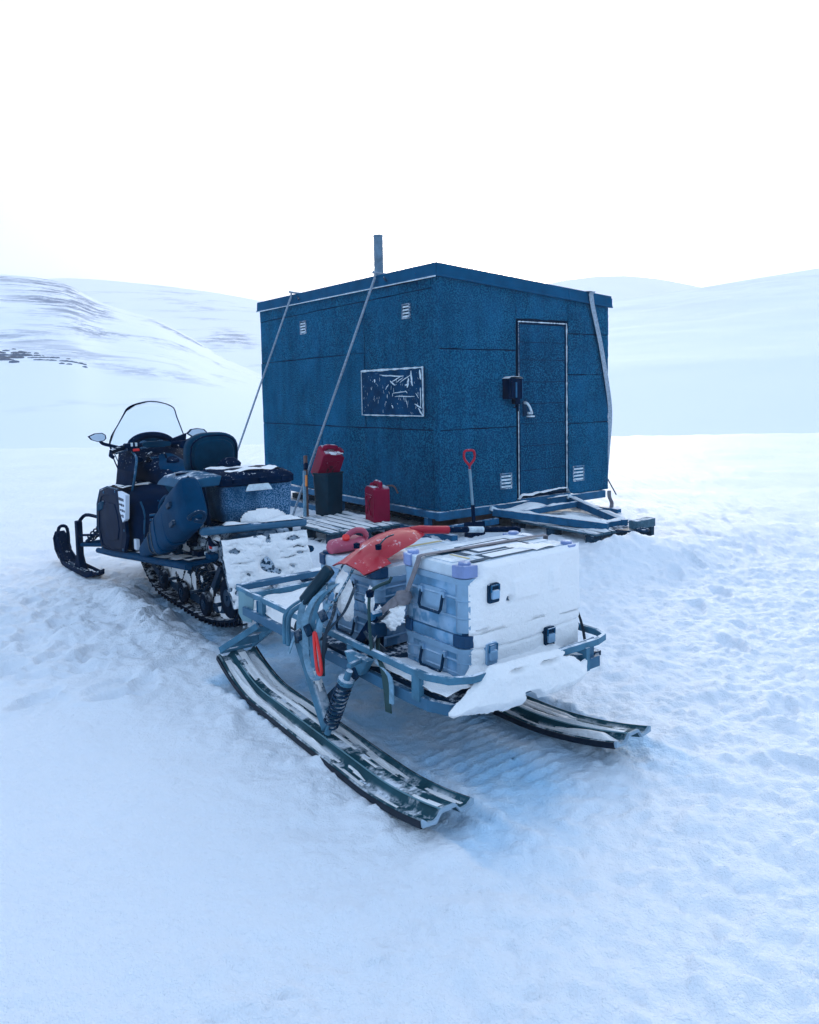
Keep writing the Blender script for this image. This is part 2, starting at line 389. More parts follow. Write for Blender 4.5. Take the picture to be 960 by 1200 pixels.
gx = grow(-3.4, 3.9, .017, -2200, 2200, 1.045); gy = grow(1.4, 6.2, .017, -60, 2400, 1.04)
X, Y = np.meshgrid(gx, gy, indexing='ij'); Z = ground_h(X, Y)
# footprints trodden round the door, the drawbar and across the plain
rf = random.Random(21)
def dent(px_, py_, a, L0=.15, W0=.06, dp=.035):
    i0, i1 = np.searchsorted(gx, [px_-.5, px_+.5]); j0, j1 = np.searchsorted(gy, [py_-.5, py_+.5])
    if i1-i0 < 2 or j1-j0 < 2: return
    dx = X[i0:i1,j0:j1]-px_; dy = Y[i0:i1,j0:j1]-py_; u = dx*math.cos(a)+dy*math.sin(a); v = -dx*math.sin(a)+dy*math.cos(a)
    q = np.sqrt((u/L0)**2+(v/W0)**2); Z[i0:i1,j0:j1] += -dp*sst(1.15,.75,q)+dp*.45*np.exp(-((q-1.3)/.25)**2)
for (xa, ya, xb, yb, n_) in ((2.2,6.9,4.6,9.6,9),(2.4,7.1,1.9,3.4,9),(-.9,5.0,-1.9,3.6,5),(-2.6,5.6,-2.2,4.2,5),(3.2,9,6.5,11.5,9),(2.8,7.6,5.2,7.4,7),(1.6,3.2,2.6,2.0,4)):
    a = math.atan2(yb-ya, xb-xa)
    for k in range(n_):
        q = (k+.5)/n_; s_ = .11*(1 if k % 2 else -1)
        dent(xa+(xb-xa)*q-math.sin(a)*s_+rf.gauss(0,.04), ya+(yb-ya)*q+math.cos(a)*s_+rf.gauss(0,.04), a+rf.gauss(0,.2), dp=rf.uniform(.015,.032))
for k in range(110):
    px_, py_ = rf.uniform(2.2,9), rf.uniform(6.5,14); dent(px_, py_, rf.uniform(0,6.3), rf.uniform(.10,.28), rf.uniform(.05,.13), rf.uniform(.008,.022))
for k in range(60): dent(rf.gauss(-2.3,.6), rf.gauss(4.9,.7), rf.uniform(0,6.3), rf.uniform(.06,.18), rf.uniform(.04,.09), rf.uniform(.01,.03))
nx, ny = X.shape
vs = np.stack([X.ravel(), Y.ravel(), Z.ravel()], -1)
I = np.arange(nx*ny).reshape(nx, ny)
fs = np.stack([I[:-1,:-1].ravel(), I[1:,:-1].ravel(), I[1:,1:].ravel(), I[:-1,1:].ravel()], -1)
def np_mesh(name, vs, fs, m, kind):
    me = bpy.data.meshes.new(name); me.vertices.add(len(vs)); me.vertices.foreach_set('co', vs.astype(np.float32).ravel())
    me.loops.add(len(fs)*4); me.loops.foreach_set('vertex_index', fs.astype(np.int32).ravel())
    me.polygons.add(len(fs)); me.polygons.foreach_set('loop_start', np.arange(0, len(fs)*4, 4, dtype=np.int32))
    me.update(calc_edges=True); me.validate()
    me.polygons.foreach_set('use_smooth', [True]*len(me.polygons))
    me.materials.append(m); o = bpy.data.objects.new(name, me); COL.objects.link(o); o['kind'] = kind; return o
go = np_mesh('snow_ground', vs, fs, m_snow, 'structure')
at_ = go.data.attributes.new('packed_shade', 'FLOAT', 'POINT'); at_.data.foreach_set('value', np.clip(packed_shade(X, Y), 0, 1).ravel().astype(np.float32))
def gz(x, y): return float(ground_h(x, y, False))

# ------------------------------------------------------------------ hills
def hill_mat(name, rockamt, lo=.5, scale=(.02, .02, .05)):
    m = bpy.data.materials.new(name); m.use_nodes = True; n = m.node_tree; N = n.nodes; L = n.links
    b = N['Principled BSDF']; b.inputs['Roughness'].default_value = .85; b.inputs['Specular IOR Level'].default_value = .1
    tc = N.new('ShaderNodeTexCoord')
    mp = N.new('ShaderNodeMapping'); mp.inputs['Scale'].default_value = scale; L.new(tc.outputs['Object'], mp.inputs['Vector'])
    def nz(sc, rg, det):
        t = N.new('ShaderNodeTexNoise'); t.inputs['Scale'].default_value = sc; t.inputs['Detail'].default_value = det; t.inputs['Roughness'].default_value = rg
        L.new(mp.outputs[0], t.inputs['Vector']); return t.outputs[0]
    def rg_(src, a, c):
        q = N.new('ShaderNodeMapRange'); q.inputs['From Min'].default_value = a; q.inputs['From Max'].default_value = c; L.new(src, q.inputs['Value']); return q.outputs[0]
    at_ = N.new('ShaderNodeAttribute'); at_.attribute_name = 'rock'
    ad = N.new('ShaderNodeMath'); ad.operation = 'MULTIPLY_ADD'; L.new(at_.outputs['Fac'], ad.inputs[0]); ad.inputs[1].default_value = .30; L.new(nz(.35, .6, 4), ad.inputs[2])
    big = rg_(ad.outputs[0], .55, .78); fin = rg_(nz(1., .82, 10), .46, .54)
    mu = N.new('ShaderNodeMath'); mu.operation = 'MULTIPLY'; L.new(big, mu.inputs[0]); L.new(fin, mu.inputs[1])
    r = N.new('ShaderNodeMath'); r.operation = 'MULTIPLY'; L.new(mu.outputs[0], r.inputs[0]); r.inputs[1].default_value = rockamt
    x = N.new('ShaderNodeMix'); x.data_type = 'RGBA'; L.new(r.outputs[0], x.inputs[0])
    x.inputs[6].default_value = (*SNOW, 1); x.inputs[7].default_value = (.025, .085, .20, 1); L.new(x.outputs[2], b.inputs['Base Color'])
    return m
def az(px): return (px-480)/f_px
def hill(name, ridge, D, D0, rocks=None, bumps=0., seed=0, m=None, back=1.5, ex=1.4, n=220, mrows=120):
    """ridge: photo column / elevation px above the horizon; the slope climbs from D0 to D, then falls away behind"""
    a = np.array([az(p) for p, _ in ridge]); e = np.array([h_/f_px for _, h_ in ridge])
    A = np.linspace(a[0], a[-1], n); E_ = np.interp(A, a, e)
    for _ in range(6): E_[1:-1] = (E_[:-2]+E_[1:-1]*2+E_[2:])/4
    t = np.concatenate([np.linspace(0, 1, mrows), np.linspace(1, 1+back, 24)[1:]])
    Ag, T = np.meshgrid(A, t, indexing='ij'); Eg = np.repeat(E_[:,None], len(t), 1)
    Dg = D0+(D-D0)*T
    prof = np.where(T <= 1, T**ex, 1-.45*(np.clip(T-1, 0, None))**1.4)
    edge = sst(0, .06, (Ag-a[0])/(a[-1]-a[0]))*sst(0, .06, (a[-1]-Ag)/(a[-1]-a[0]))
    Xh = Ag*Dg; Yh = Dg
    Zh = (Eg*D)*prof*edge + HC*T - 2.5*(1-np.clip(T*5,0,1))
    if bumps: Zh = Zh + bumps*D*(fbm(Xh/D*9, Yh/D*9, seed, 5)-.5)*np.clip(T*3, 0, 1)*np.where(T < 1, 1, .4)*np.clip((1.02-T)*6, .12, 1)
    vs = np.stack([Xh.ravel(), Yh.ravel(), Zh.ravel()], -1); I = np.arange(Xh.size).reshape(Xh.shape)
    fs = np.stack([I[:-1,:-1].ravel(), I[1:,:-1].ravel(), I[1:,1:].ravel(), I[:-1,1:].ravel()], -1)
    o = np_mesh(name, vs, fs, m, 'structure')
    rk = np.zeros(Xh.shape) if rocks is None else rocks(Ag*f_px+480, T)
    at_ = o.data.attributes.new('rock', 'FLOAT', 'POINT'); at_.data.foreach_set('value', rk.ravel().astype(np.float32))
    return A, Dg, Zh
m_hrock = hill_mat('rocky_snow_slope', 1.0, .47, (.05, .05, .42))
m_hsm = hill_mat('smooth_snow_slope', .3, .62, (.01, .01, .03))
def rk_bluff(px, T):
    g = 1.1*np.exp(-(((px-95)/42)**2+((T-.80)/.17)**2))+.75*np.exp(-(((px-15)/60)**2+((T-.88)/.09)**2))+.8*np.exp(-(((px-75)/70)**2+((T-.60)/.12)**2))
    g = g+.85*np.exp(-(((px-205)/42)**2+((T-.90)/.08)**2))+.5*np.exp(-(((px-90)/80)**2+((T-.42)/.08)**2))+.6*np.exp(-(((px-40)/80)**2+((T-.25)/.06)**2))
    return g*1.35
BLUFF = hill('bluff_hill', [(-700,150),(-300,165),(-80,158),(0,148),(50,143),(92,134),(118,115),(150,104),(190,92),(230,70),(262,48),(300,30),(360,10),(420,2)], 330, 55, rk_bluff, .010, 5, m_hrock, ex=1.15)
def rk_dome(px, T): return 1.2*np.exp(-(((px-275)/26)**2+((T-.52)/.10)**2))+.25*np.exp(-(((px-250)/40)**2+((T-.8)/.1)**2))
hill('dome_hill', [(-300,120),(-60,136),(40,140),(90,141),(130,138),(200,130),(260,121),(300,113),(380,95),(470,70),(560,30),(640,5)], 620, 200, rk_dome, .006, 9, m_hrock)
hill('slope_hill', [(420,10),(520,50),(600,78),(660,94),(720,104),(800,113),(880,125),(960,136),(1060,147),(1250,160),(1600,170),(2100,120)], 240, 45, None, .006, 15, m_hsm, ex=1.25)
hill('peak_hill', [(480,40),(560,92),(620,118),(660,127),(700,131),(735,131),(770,127),(810,119),(870,104),(960,80),(1050,40)], 760, 300, None, .010, 19, m_hsm)
# boulders in a line along the bluff's foot
mb = MB(); rnd = random.Random(3)
for i in range(260):
    t = rnd.random(); px = -60+165*t+rnd.gauss(0, 3); el = 56+rnd.gauss(0, 3.2)*(1.2-t)+(6*math.sin(t*11) if t < .5 else 0)
    if t > .45: el -= 30*(t-.45)
    A_, D_, Z_ = BLUFF; k = int(np.argmin(np.abs(A_-az(px)))); q = (Z_[k]-HC)/D_[k]*f_px; j = int(np.argmax(q >= el))
    d_ = D_[k, j]; x = az(px)*d_; y = d_; z = Z_[k, j]; r = rnd.uniform(.25, .95)*(1.25 if t < .6 else .6)
    vv = []; r *= .62
    for zz, q in ((-.4, 1.), (.25, .85)):
        for k in range(8):
            a_ = k*.785; vv.append((x+q*r*1.3*math.cos(a_)*rnd.uniform(.7,1.3), y+q*r*math.sin(a_), z+zz*r*rnd.uniform(.6,1.4)))
    vv.append((x+rnd.uniform(-.3,.3)*r, y, z+.5*r))
    mb.add(vv, [(k, (k+1)%8, 8+(k+1)%8, 8+k) for k in range(8)]+[(8+k, 8+(k+1)%8, 16) for k in range(8)])
mb.build('boulders', m_rock, None, smooth=0, kind='stuff')

# ------------------------------------------------------------------ hut
rn = random.Random(11)
hut = thing('hut', 'square blue hut clad in roofing felt, on a steel sledge frame in the snow', 'hut', (*HU.o, 0), HU.a)
W_, L_, ZB = 2.54, 4.03, .384
def ztop(x, y): return 2.83-.07*x+.012*y       # roof plane
core = MB(); i_ = .012
core.loft([[Vector((i_,i_,ZB)),Vector((W_-i_,i_,ZB)),Vector((W_-i_,L_-i_,ZB)),Vector((i_,L_-i_,ZB))],
           [Vector((i_,i_,ztop(0,0)-.03)),Vector((W_-i_,i_,ztop(W_,0)-.03)),Vector((W_-i_,L_-i_,ztop(W_,L_)-.03)),Vector((i_,L_-i_,ztop(0,L_)-.03))]])
core.build('wall', m_gap, hut, smooth=0)
def felt(face, u0, u1, z0, z1, zt=None, wob=.004, m=m_felt, name='felt_sheet', t0=0.):
    """one felt sheet with slightly wavy edges; face 'L' lies on x=0, face 'R' on y=0; zt: top follows the roof"""
    g = .005; t = .004+rn.random()*.012+t0; off = .012+rn.uniform(-.002, .002)
    P = []; n = 10; u0 += g; u1 -= g; z0 += g; z1 -= g
    def j(): return rn.uniform(-wob, wob)
    for i in range(n): P.append((u0+(u1-u0)*i/n, z0+j()))
    for i in range(n): P.append((u1+j(), z0+(z1-z0)*i/n))
    for i in range(n):
        u = u1+(u0-u1)*i/n; zz = z1 if zt is None else zt(u)
        P.append((u, zz+(j() if zt is None else 0)))
    for i in range(n): P.append((u0+j(), z1+(z0-z1)*i/n))
    mb = MB()
    if face == 'L': mb.prism(P, 'x', off, off-t-.012)
    else: mb.prism(P, 'y', off, off-t-.012)
    return mb.build(name, m, hut, smooth=0)
# long wall (faces left in the photo)
felt('L', .09, .83, 2.60, 2.70, wob=.002); felt('L', .83, 4.03, 2.60, 2.70, zt=lambda u: 2.70+.012*u)
felt('L', 1.33, 4.03, 2.03, 2.60); felt('L', 1.33, 4.03, 1.19, 2.03); felt('L', .09, 1.33, 1.19, 2.60)
felt('L', 2.35, 4.03, ZB-.01, 1.19); felt('L', .09, 2.35, ZB-.012, 1.19); felt('L', -.012, .09, ZB-.01, 2.70, t0=.002)
# door wall
zr = lambda u: 2.70-.07*u
felt('R', -.012, 1.045, 2.0, 2.70, zt=zr); felt('R', -.012, 1.045, 1.19, 2.0); felt('R', -.012, 1.045, ZB-.012, 1.19)
felt('R', 1.045, 1.85, 2.335, 2.63, zt=zr); felt('R', 1.85, 2.54, 2.2, 2.57, zt=zr); felt('R', 1.85, 2.54, 1.74, 2.2)
felt('R', 1.85, 2.54, 1.19, 1.74); felt('R', 1.85, 2.54, ZB-.005, 1.19)
# the two side walls out of sight
mb = MB(); mb.box(W_-.004, W_+.006, 0, L_, ZB, 2.6); mb.build('felt_sheet', m_felt, hut, smooth=0)
mb = MB(); mb.box(0, W_, L_-.004, L_+.006, ZB, 2.66); mb.build('felt_sheet', m_felt, hut, smooth=0)
# roof slab and fascia boards
mb = MB(); o_ = .03
mb.loft([[Vector((-o_,-o_,ztop(0,0)-.02)),Vector((W_+o_,-o_,ztop(W_,0)-.02)),Vector((W_+o_,L_+o_,ztop(W_,L_)-.02)),Vector((-o_,L_+o_,ztop(0,L_)-.02))],
         [Vector((-o_,-o_,ztop(0,0))),Vector((W_+o_,-o_,ztop(W_,0))),Vector((W_+o_,L_+o_,ztop(W_,L_))),Vector((-o_,L_+o_,ztop(0,L_)))]])
mb.build('roof', m_fascia, hut, smooth=0)
def fasc(face, a, b, d=0.):
    mb = MB()
    if face == 'L':
        z = lambda y: ztop(0, y)-.022
        mb.loft([[Vector((-.030-d, y, z(y))), Vector((-.034-d, y, z(y)-.085)), Vector((-.046-d, y, z(y)-.108)), Vector((-.036-d, y, z(y)-.112)), Vector((.0, y, z(y)-.105)), Vector((.0, y, z(y)))] for y in (a, b)])
    else:
        z = lambda x: ztop(x, 0)-.022
        mb.loft([[Vector((x, -.030-d, z(x))), Vector((x, -.034-d, z(x)-.085)), Vector((x, -.046-d, z(x)-.108)), Vector((x, -.036-d, z(x)-.112)), Vector((x, .0, z(x)-.105)), Vector((x, .0, z(x)))] for x in (a, b)])
    mb.build('fascia', m_fascia, hut, smooth=0)
fasc('L', -.046, 1.62); fasc('L', 1.60, 4.06, .003); fasc('R', -.040, 1.86, .002); fasc('R', 1.84, 2.575, .006)
for face, a, b in (('L', -.04, 4.05),):      # frost on the drip lip of the long wall
    mb = MB(); pts = [(-.049, y, ztop(0,y)-.1335) for y in np.linspace(a, b, 24)]
    mb.tube(pts, [.004+rn.random()*.004 for _ in pts], 6); mb.build('frost_line', m_frost, hut)
for y in (.3, 1.0, 1.5, 2.2, 2.9, 3.6):
    mb = MB(); mb.lathe([(.006, 0), (.006, .004), (.0, .006)], (-.034, y, ztop(0,y)-.07), 8, (-1,0,0)); mb.build('screw', m_steeld, hut)
# stove pipe
mb = MB(); mb.lathe([(.056,2.78),(.056,3.43),(.059,3.432),(.059,3.455),(.05,3.455),(.05,3.40)], (.5,1.76,0), 20); sp_ = mb.build('stove_pipe', m_pipe, hut)
mb = MB(); mb.lathe([(.085,2.80),(.080,2.90),(.062,2.93),(.057,2.93)], (.5,1.76,0), 20); mb.build('collar', m_steel, sp_)
# shutter board on the long wall
sh = MB(); sh.box(-.030, -.004, .215, 1.365, 1.335, 1.825); shut = sh.build('window_shutter', m_board, hut, smooth=0, label='dark scratched board with frost round its edges')
for a in ((.21,1.37,1.818,1.834,.011),(.21,1.37,1.327,1.341,.007),(.206,.222,1.33,1.83,.010),(1.358,1.372,1.33,1.83,.004)):
    y0,y1,z0,z1,th = a; mb = MB(); n = 26; ring = []
    hor = (y1-y0) > .5
    for k in range(n+1):
        q = k/n; wv = th*(.45+1.1*rn.random())
        if hor: y = y0+(y1-y0)*q; ring.append([Vector((-.036,y,(z0+z1)/2-wv)),Vector((-.040,y,(z0+z1)/2)),Vector((-.034,y,(z0+z1)/2+wv*.7)),Vector((-.020,y,(z0+z1)/2))])
        else: z = z0+(z1-z0)*q; ring.append([Vector((-.036,(y0+y1)/2-wv*.7,z)),Vector((-.040,(y0+y1)/2,z)),Vector((-.034,(y0+y1)/2+wv,z)),Vector((-.020,(y0+y1)/2,z))])
    mb.loft(ring); mb.build('frost_edge', m_frost, shut)
mb = MB()
def scr(y, z, dy, dz, w_=.004):
    d = Vector((0,dy,dz)); n_ = Vector((0,-dz,dy)).normalized()*w_; p = Vector((-.0303,y,z)); k = 5; up_ = Vector((-.002,0,0)); row = []
    for i in range(k+1):
        q = i/k; c = p+d*q+Vector((0,rn.uniform(-.004,.004),rn.uniform(-.004,.004))); wv = n_*(.25+.75*math.sin(math.pi*(.08+.84*q)))
        row.append((c-wv, c+up_, c+wv))
    vv = [v for r_ in row for v in r_]; ff = []
    for i in range(k): ff += [(i*3, i*3+1, i*3+4, i*3+3), (i*3+1, i*3+2, i*3+5, i*3+4)]
    mb.add(vv, ff)
# (y from the right edge .21; photo x 427..499 -> y 1.37..0.21)
for a in ((.95,1.765,-.40,-.02,.007),(.60,1.745,.18,-.06,.006),(.56,1.73,.12,-.045,.005),(.80,1.70,-.10,-.05,.009),(.83,1.665,.06,-.05,.006),(.75,1.57,-.24,.02,.005),(.76,1.57,0,-.035,.005),
          (.72,1.535,-.36,0,.005),(.52,1.52,-.03,-.08,.005),(.42,1.80,-.02,-.13,.014),(.46,1.72,.03,-.09,.016),(.42,1.69,-.03,-.05,.010),(.48,1.66,.05,-.01,.008),(.36,1.455,-.12,-.045,.008),(.30,1.41,-.07,-.07,.010),
          (.62,1.68,-.22,.085,.005),(.78,1.44,-.03,-.025,.009),(1.10,1.73,0,-.035,.014),(.86,1.56,0,-.04,.006),(.34,1.57,-.05,-.06,.004),(.52,1.59,-.03,-.02,.006),(1.0,1.77,-.22,-.01,.004),(.27,1.8,-.02,-.1,.016),(.26,1.62,.0,-.2,.008)):
    scr(*a)
for k in range(60):
    scr(rn.uniform(.25,1.33), rn.uniform(1.36,1.80), rn.uniform(-.012,.012), -rn.uniform(.006,.04), rn.uniform(.0012,.003))
mb.build('frost_scratches', m_frost, shut, smooth=0, kind='stuff')
# door
dr = MB(); dr.box(1.098, 1.792, -.006, .008, .43, 2.283); door = dr.build('door', m_gap, hut, smooth=0)
zs = [.435, .705, .97, 1.215, 1.43, 1.665, 1.90, 2.09, 2.28]
for a, b in zip(zs[:-1], zs[1:]):
    mb = MB(); n = 8; P = [(1.10+.69*i/n, a+.002+rn.uniform(0,.003)) for i in range(n+1)]+[(1.79-.69*i/n, b-.002-rn.uniform(0,.003)) for i in range(n+1)]
    mb.prism(P, 'y', 0, -.012-rn.random()*.004); mb.build('door_board', m_feltd, door, smooth=0)
def frosty(p, q, r0, r1, m, name, par, n=30, sec=6):
    mb = MB(); P = [Vector(p).lerp(Vector(q), i/n) for i in range(n+1)]
    mb.tube(P, [rn.uniform(r0, r1) for _ in P], sec, upv=(0,1,0)); mb.build(name, m, par)
for x in (1.079, 1.812):
    mb = MB(); mb.box(x-.014, x+.014, -.016, .004, .39, 2.31); mb.build('door_frame', m_gap, hut, smooth=0)
mb = MB(); mb.box(1.094, 1.797, -.016, .004, 2.288, 2.316); mb.build('door_frame', m_gap, hut, smooth=0)
frosty((1.82,-.017,.42),(1.82,-.017,2.30), .003,.010, m_frost, 'frost_line', hut, 60)
frosty((1.07,-.017,.40),(1.07,-.017,1.35), .003,.007, m_frost, 'frost_line', hut, 40)
frosty((1.08,-.017,1.35),(1.08,-.017,2.30), .002,.005, m_frostdark, 'frost_line', hut, 40)
frosty((1.07,-.017,2.305),(1.82,-.017,2.305), .002,.008, m_frost, 'frost_line', hut, 40)
mb = MB(); mb.box(1.06, 1.84, -.05, -.002, .372, .405); sill = mb.build('door_sill', m_steel, hut, smooth=0)
th = lambda u, v: (.030+.035*fbm(u*9, v*9, 4, 3)+.02*sst(1.3,1.7,u)-.9*np.maximum(0, np.abs(v-.5)-.38)*.1)
crust(lambda u, v: th(u, v)*sst(1.05,1.1,u)*sst(1.85,1.79,u), 1.05, 1.85, 0, 1, 40, 6, lambda u, v, t: (u, -.052+.046*v, .404+t)).build('sill_snow', m_crust, sill, smooth=60)
# lever handle, frosted
mb = MB(); mb.box(1.135, 1.19, -.022, -.010, 1.30, 1.46); mb.build('handle_plate', m_steeld, door, bevel=.004)
mb = MB(); mb.tube(smoothp([(1.155,-.02,1.44),(1.155,-.06,1.435),(1.175,-.075,1.40),(1.205,-.075,1.345),(1.215,-.07,1.325)]), [.014,.014,.015,.015,.014,.013]+[.013]*15, 8); mb.build('door_handle', m_frost, door)
mb = MB(); mb.box(1.19, 1.285, -.05, -.014, 1.285, 1.300); mb.box(1.20, 1.26, -.045, -.014, 1.315, 1.34); mb.build('latch_bracket', m_frost, door, bevel=.004)
# dark key box with a snow cap, left of the door
mb = MB(); mb.prism(rrect(.845, 1.045, 1.485, 1.700, .012, 2), 'y', -.012, -.11); kb = mb.build('key_box', m_black, hut, label='small dark box with snow on top')
mb = MB(); mb.prism(rrect(.875, 1.02, 1.50, 1.67, .01, 2), 'y', -.108, -.122); mb.build('box_door', m_black, kb)
mb = MB(); mb.box(.928, .945, -.130, -.118, 1.50, 1.66); mb.box(1.036,1.044,-.115,-.05,1.49,1.69); mb.build('hinge', m_steel, kb, smooth=0)
mb = MB(); mb.box(.97, 1.04, -.075, -.02, 1.43, 1.49); mb.tube([(1.0,-.05,1.44),(1.0,-.05,1.40),(.985,-.03,1.395)], .008, 6); mb.build('socket', m_black, kb, bevel=.005)
crust(lambda u, v: .022-.03*(np.abs(u-.945)/.105)**4-.03*np.abs(v-.5)**3+.012*(fbm(u*30,v*4,5,2)-.5), .84, 1.05, 0, 1, 16, 8, lambda u, v, t: (u, -.118+.106*v, 1.701+t)).build('snow_cap', m_crust, kb, smooth=60)
# vents: frame and louvre slats
def vent(face, u0, u1, z0, z1, ns):
    mb = MB(); a, b = .012, -.012
    P = lambda u, z, d: (d, u, z) if face == 'L' else (u, d, z)
    def bx(ua, ub, za, zb, da, db, M):
        (M.box(da, db, ua, ub, za, zb) if face == 'L' else M.box(ua, ub, da, db, za, zb))
    e = .012
    bx(u0, u1, z0, z1, .004, -.006, mb); base = mb.build('vent', m_gap, hut, smooth=0)
    mb = MB(); bx(u0, u1, z0, z0+e, 0, -.020, mb); bx(u0, u1, z1-e, z1, 0, -.020, mb); bx(u0, u0+e, z0+e, z1-e, 0, -.020, mb); bx(u1-e, u1, z0+e, z1-e, 0, -.020, mb)
    mb.build('vent_frame', m_frostdark, base, smooth=0)
    h = (z1-z0-2*e)/ns
    for k in range(ns):
        za = z0+e+h*k; mb = MB(); s0 = u0+e+.003; s1 = u1-e-.003
        rings = []
        for q in np.linspace(0, 1, 8):
            u = s0+(s1-s0)*q; jj = rn.uniform(-.0015, .0015)
            rings.append([Vector(P(u, za+h*.12+jj, -.018)), Vector(P(u, za+h*.55+jj, -.016)), Vector(P(u, za+h*.72, -.006)), Vector(P(u, za+h*.2, -.008))])
        mb.loft(rings); mb.build('louvre_slat', m_frost, base)
vent('L', .44, .575, 2.335, 2.49, 4); vent('L', 2.68, 2.83, 2.345, 2.51, 4); vent('R', .80, .965, .53, .70, 4); vent('R', 1.925, 2.11, .52, .70, 4)
# steel underframe
def beam(a, b, w_, h_, m=m_steel, name='frame_beam', par=hut, bev=.004): mb = MB(); mb.bar(a, b, w_, h_); return mb.build(name, m, par, smooth=0, bevel=bev)
beam((-.06,-.02,.335),(2.45,-.02,.335), .06, .085); beam((-.02,.02,.335),(-.02,4.0,.335), .06, .07); beam((2.45,.02,.335),(2.45,4.0,.335), .06, .08)
for y in (1.0, 2.0, 3.0, 4.0): beam((.02,y,.335),(2.4,y,.335), .06, .07)
for y in (.18, 1.05, 1.9, 2.8, 3.7): beam((-.02,y,.30),(-.02,y,.10), .06, .06, name='frame_post')
beam((-.02,-.25,.13),(-.02,4.1,.13), .07, .09, name='skid'); beam((2.45,-.25,.13),(2.45,4.1,.13), .07, .09, name='skid')
beam((-.55,-.10,.205),(.62,-.16,.235), .055, .06, name='frame_beam')
beam((.10,.28,.20),(1.95,.28,.25), .05, .14, m_brown, 'floor_plank'); beam((1.0,.12,.26),(2.5,.12,.29), .04, .05, m_brown, 'floor_plank')
beam((.4,.05,.12),(.4,3.9,.12), .12, .1, m_woodd, 'bearer'); beam((1.4,.05,.12),(1.4,3.9,.12), .12, .1, m_woodd, 'bearer')
mb = MB(); mb.box(.3,.8,.1,.14,.16,.30); mb.build('back_board', m_brown, hut, smooth=0)
# A-shaped drawbar
AP = (1.28, -1.36, .235)
beam((.66,-.06,.31), (1.10,-1.20,.25), .07, .075, name='drawbar_beam'); beam((1.83,-.06,.325),(1.40,-1.16,.245), .07, .075, name='drawbar_beam')
beam((.78,-.25,.295),(1.76,-.25,.31), .06, .06, name='drawbar_beam')
beam((1.02,-1.08,.252),(1.43,-1.10,.25), .08, .05, name='drawbar_beam')
mb = MB(); mb.prism([(1.08,-1.1),(1.42,-1.1),(1.34,-1.42),(1.22,-1.42)], 'z', .205, .225); mb.build('hitch_plate', m_steeld, hut, smooth=0)
mb = MB(); mb.tube([(1.28+.05*math.cos(a), -1.46+.05*math.sin(a), .235) for a in np.linspace(0, 2*math.pi, 16, endpoint=False)], .014, 8, closed=True); mb.build('tow_eye', m_steeld, hut)
for x, z in ((.66,.37),(1.83,.38)):
    mb = MB(); mb.bar((x-.045,-.055,z-.01),(x+.045,-.065,z-.055), .05, .05, (0,0,1)); mb.build('bracket', m_frost, hut, bevel=.004)
def snowline(pts, w_, h_, name, par, seed=0, gap=.35):
    """snow lying along a narrow top, broken into patches"""
    P = [Vector(p) for p in pts]; n = len(P)-1
    d = (P[-1]-P[0]); Ln = d.length; d.normalize(); sd_ = d.cross(Vector((0,0,1))).normalized()
    def th(u, v): return (fbm(u*5, v*0+seed, seed, 3)-gap)*h_*2.2*(1-np.abs(v)**3)*np.clip(np.minimum(u, Ln-u)/.02, 0, 1)+.0
    return crust(lambda u, v: th(u, v), 0, Ln, -1, 1, max(8, int(Ln/.02)), 6, lambda u, v, t: P[0]+d*u+sd_*(v*w_/2)+Vector((0,0,t))).build(name, m_crust, par, smooth=60, kind='stuff')
snowline([(.68,-.10,.348),(1.09,-1.18,.289)], .066, .035, 'beam_snow', hut, 3); snowline([(1.81,-.12,.362),(1.41,-1.12,.284)], .066, .03, 'beam_snow', hut, 5)
snowline([(.80,-.25,.326),(1.74,-.25,.341)], .055, .03, 'beam_snow', hut, 8, .4); snowline([(.1,-.045,.3785),(2.4,-.045,.3785)], .045, .02, 'beam_snow', hut, 9, .5)
snowline([(1.03,-1.08,.278),(1.42,-1.10,.276)], .075, .05, 'beam_snow', hut, 12, .2)
crust(lambda u, v: .07*(1-((u-1.1)/.3)**2-((v+.12)/.14)**2)+.03*(fbm(u*8,v*8,3,3)-.5), .75, 1.45, -.30, .06, 28, 14, lambda u, v, t: (u, v, .30+t)).build('ledge_snow', m_crust, hut, smooth=60)

# guy lines and strap over the roof
def hw(x, y, z): q = HU.w(x, y); return Vector((q[0], q[1], z))
def wire(name, pts, r, m, label, cat, group=None, n=6, k=4):
    mb = MB(); mb.tube(smoothp(pts, k), r, n); o = mb.build(name, m, None); tag(o, label, cat, group); return o
ra = hw(-.62, 2.05, .12)
wire('guy_rope', [hw(.9,.97,ztop(.9,1)+.02), hw(-.02,1.0,ztop(0,1)+.022), hw(-.060,1.005,ztop(0,1)-.03)]+[hw(-.060,1.005,ztop(0,1)-.03).lerp(ra, q) for q in (.2,.4,.6,.8,1)], .0135, m_rope,
     'pale frosted rope running from the roof beside the stove pipe down to the snow', 'rope', 'ropes tying down the hut')
rb = hw(-.80, 3.85, .1)
wire('guy_rope', [hw(.9,2.93,ztop(.9,3)+.02), hw(-.02,2.96,ztop(0,3)+.022), hw(-.060,2.965,ztop(0,3)-.03)]+[hw(-.060,2.965,ztop(0,3)-.03).lerp(rb, q) for q in (.2,.4,.6,.8,1)], .0125, m_rope,
     'thinner rope from the far end of the roof, passing down behind the snowmobile backrest', 'rope', 'ropes tying down the hut')
for y in (.93, 2.9):
    mb = MB(); mb.bar((-.03,y-.05,ztop(0,y)-.04),(-.06,y-.14,ztop(0,y)-.09), .012, .02); mb.build('rope_stay', m_steeld, hut, smooth=0)
mb = MB()
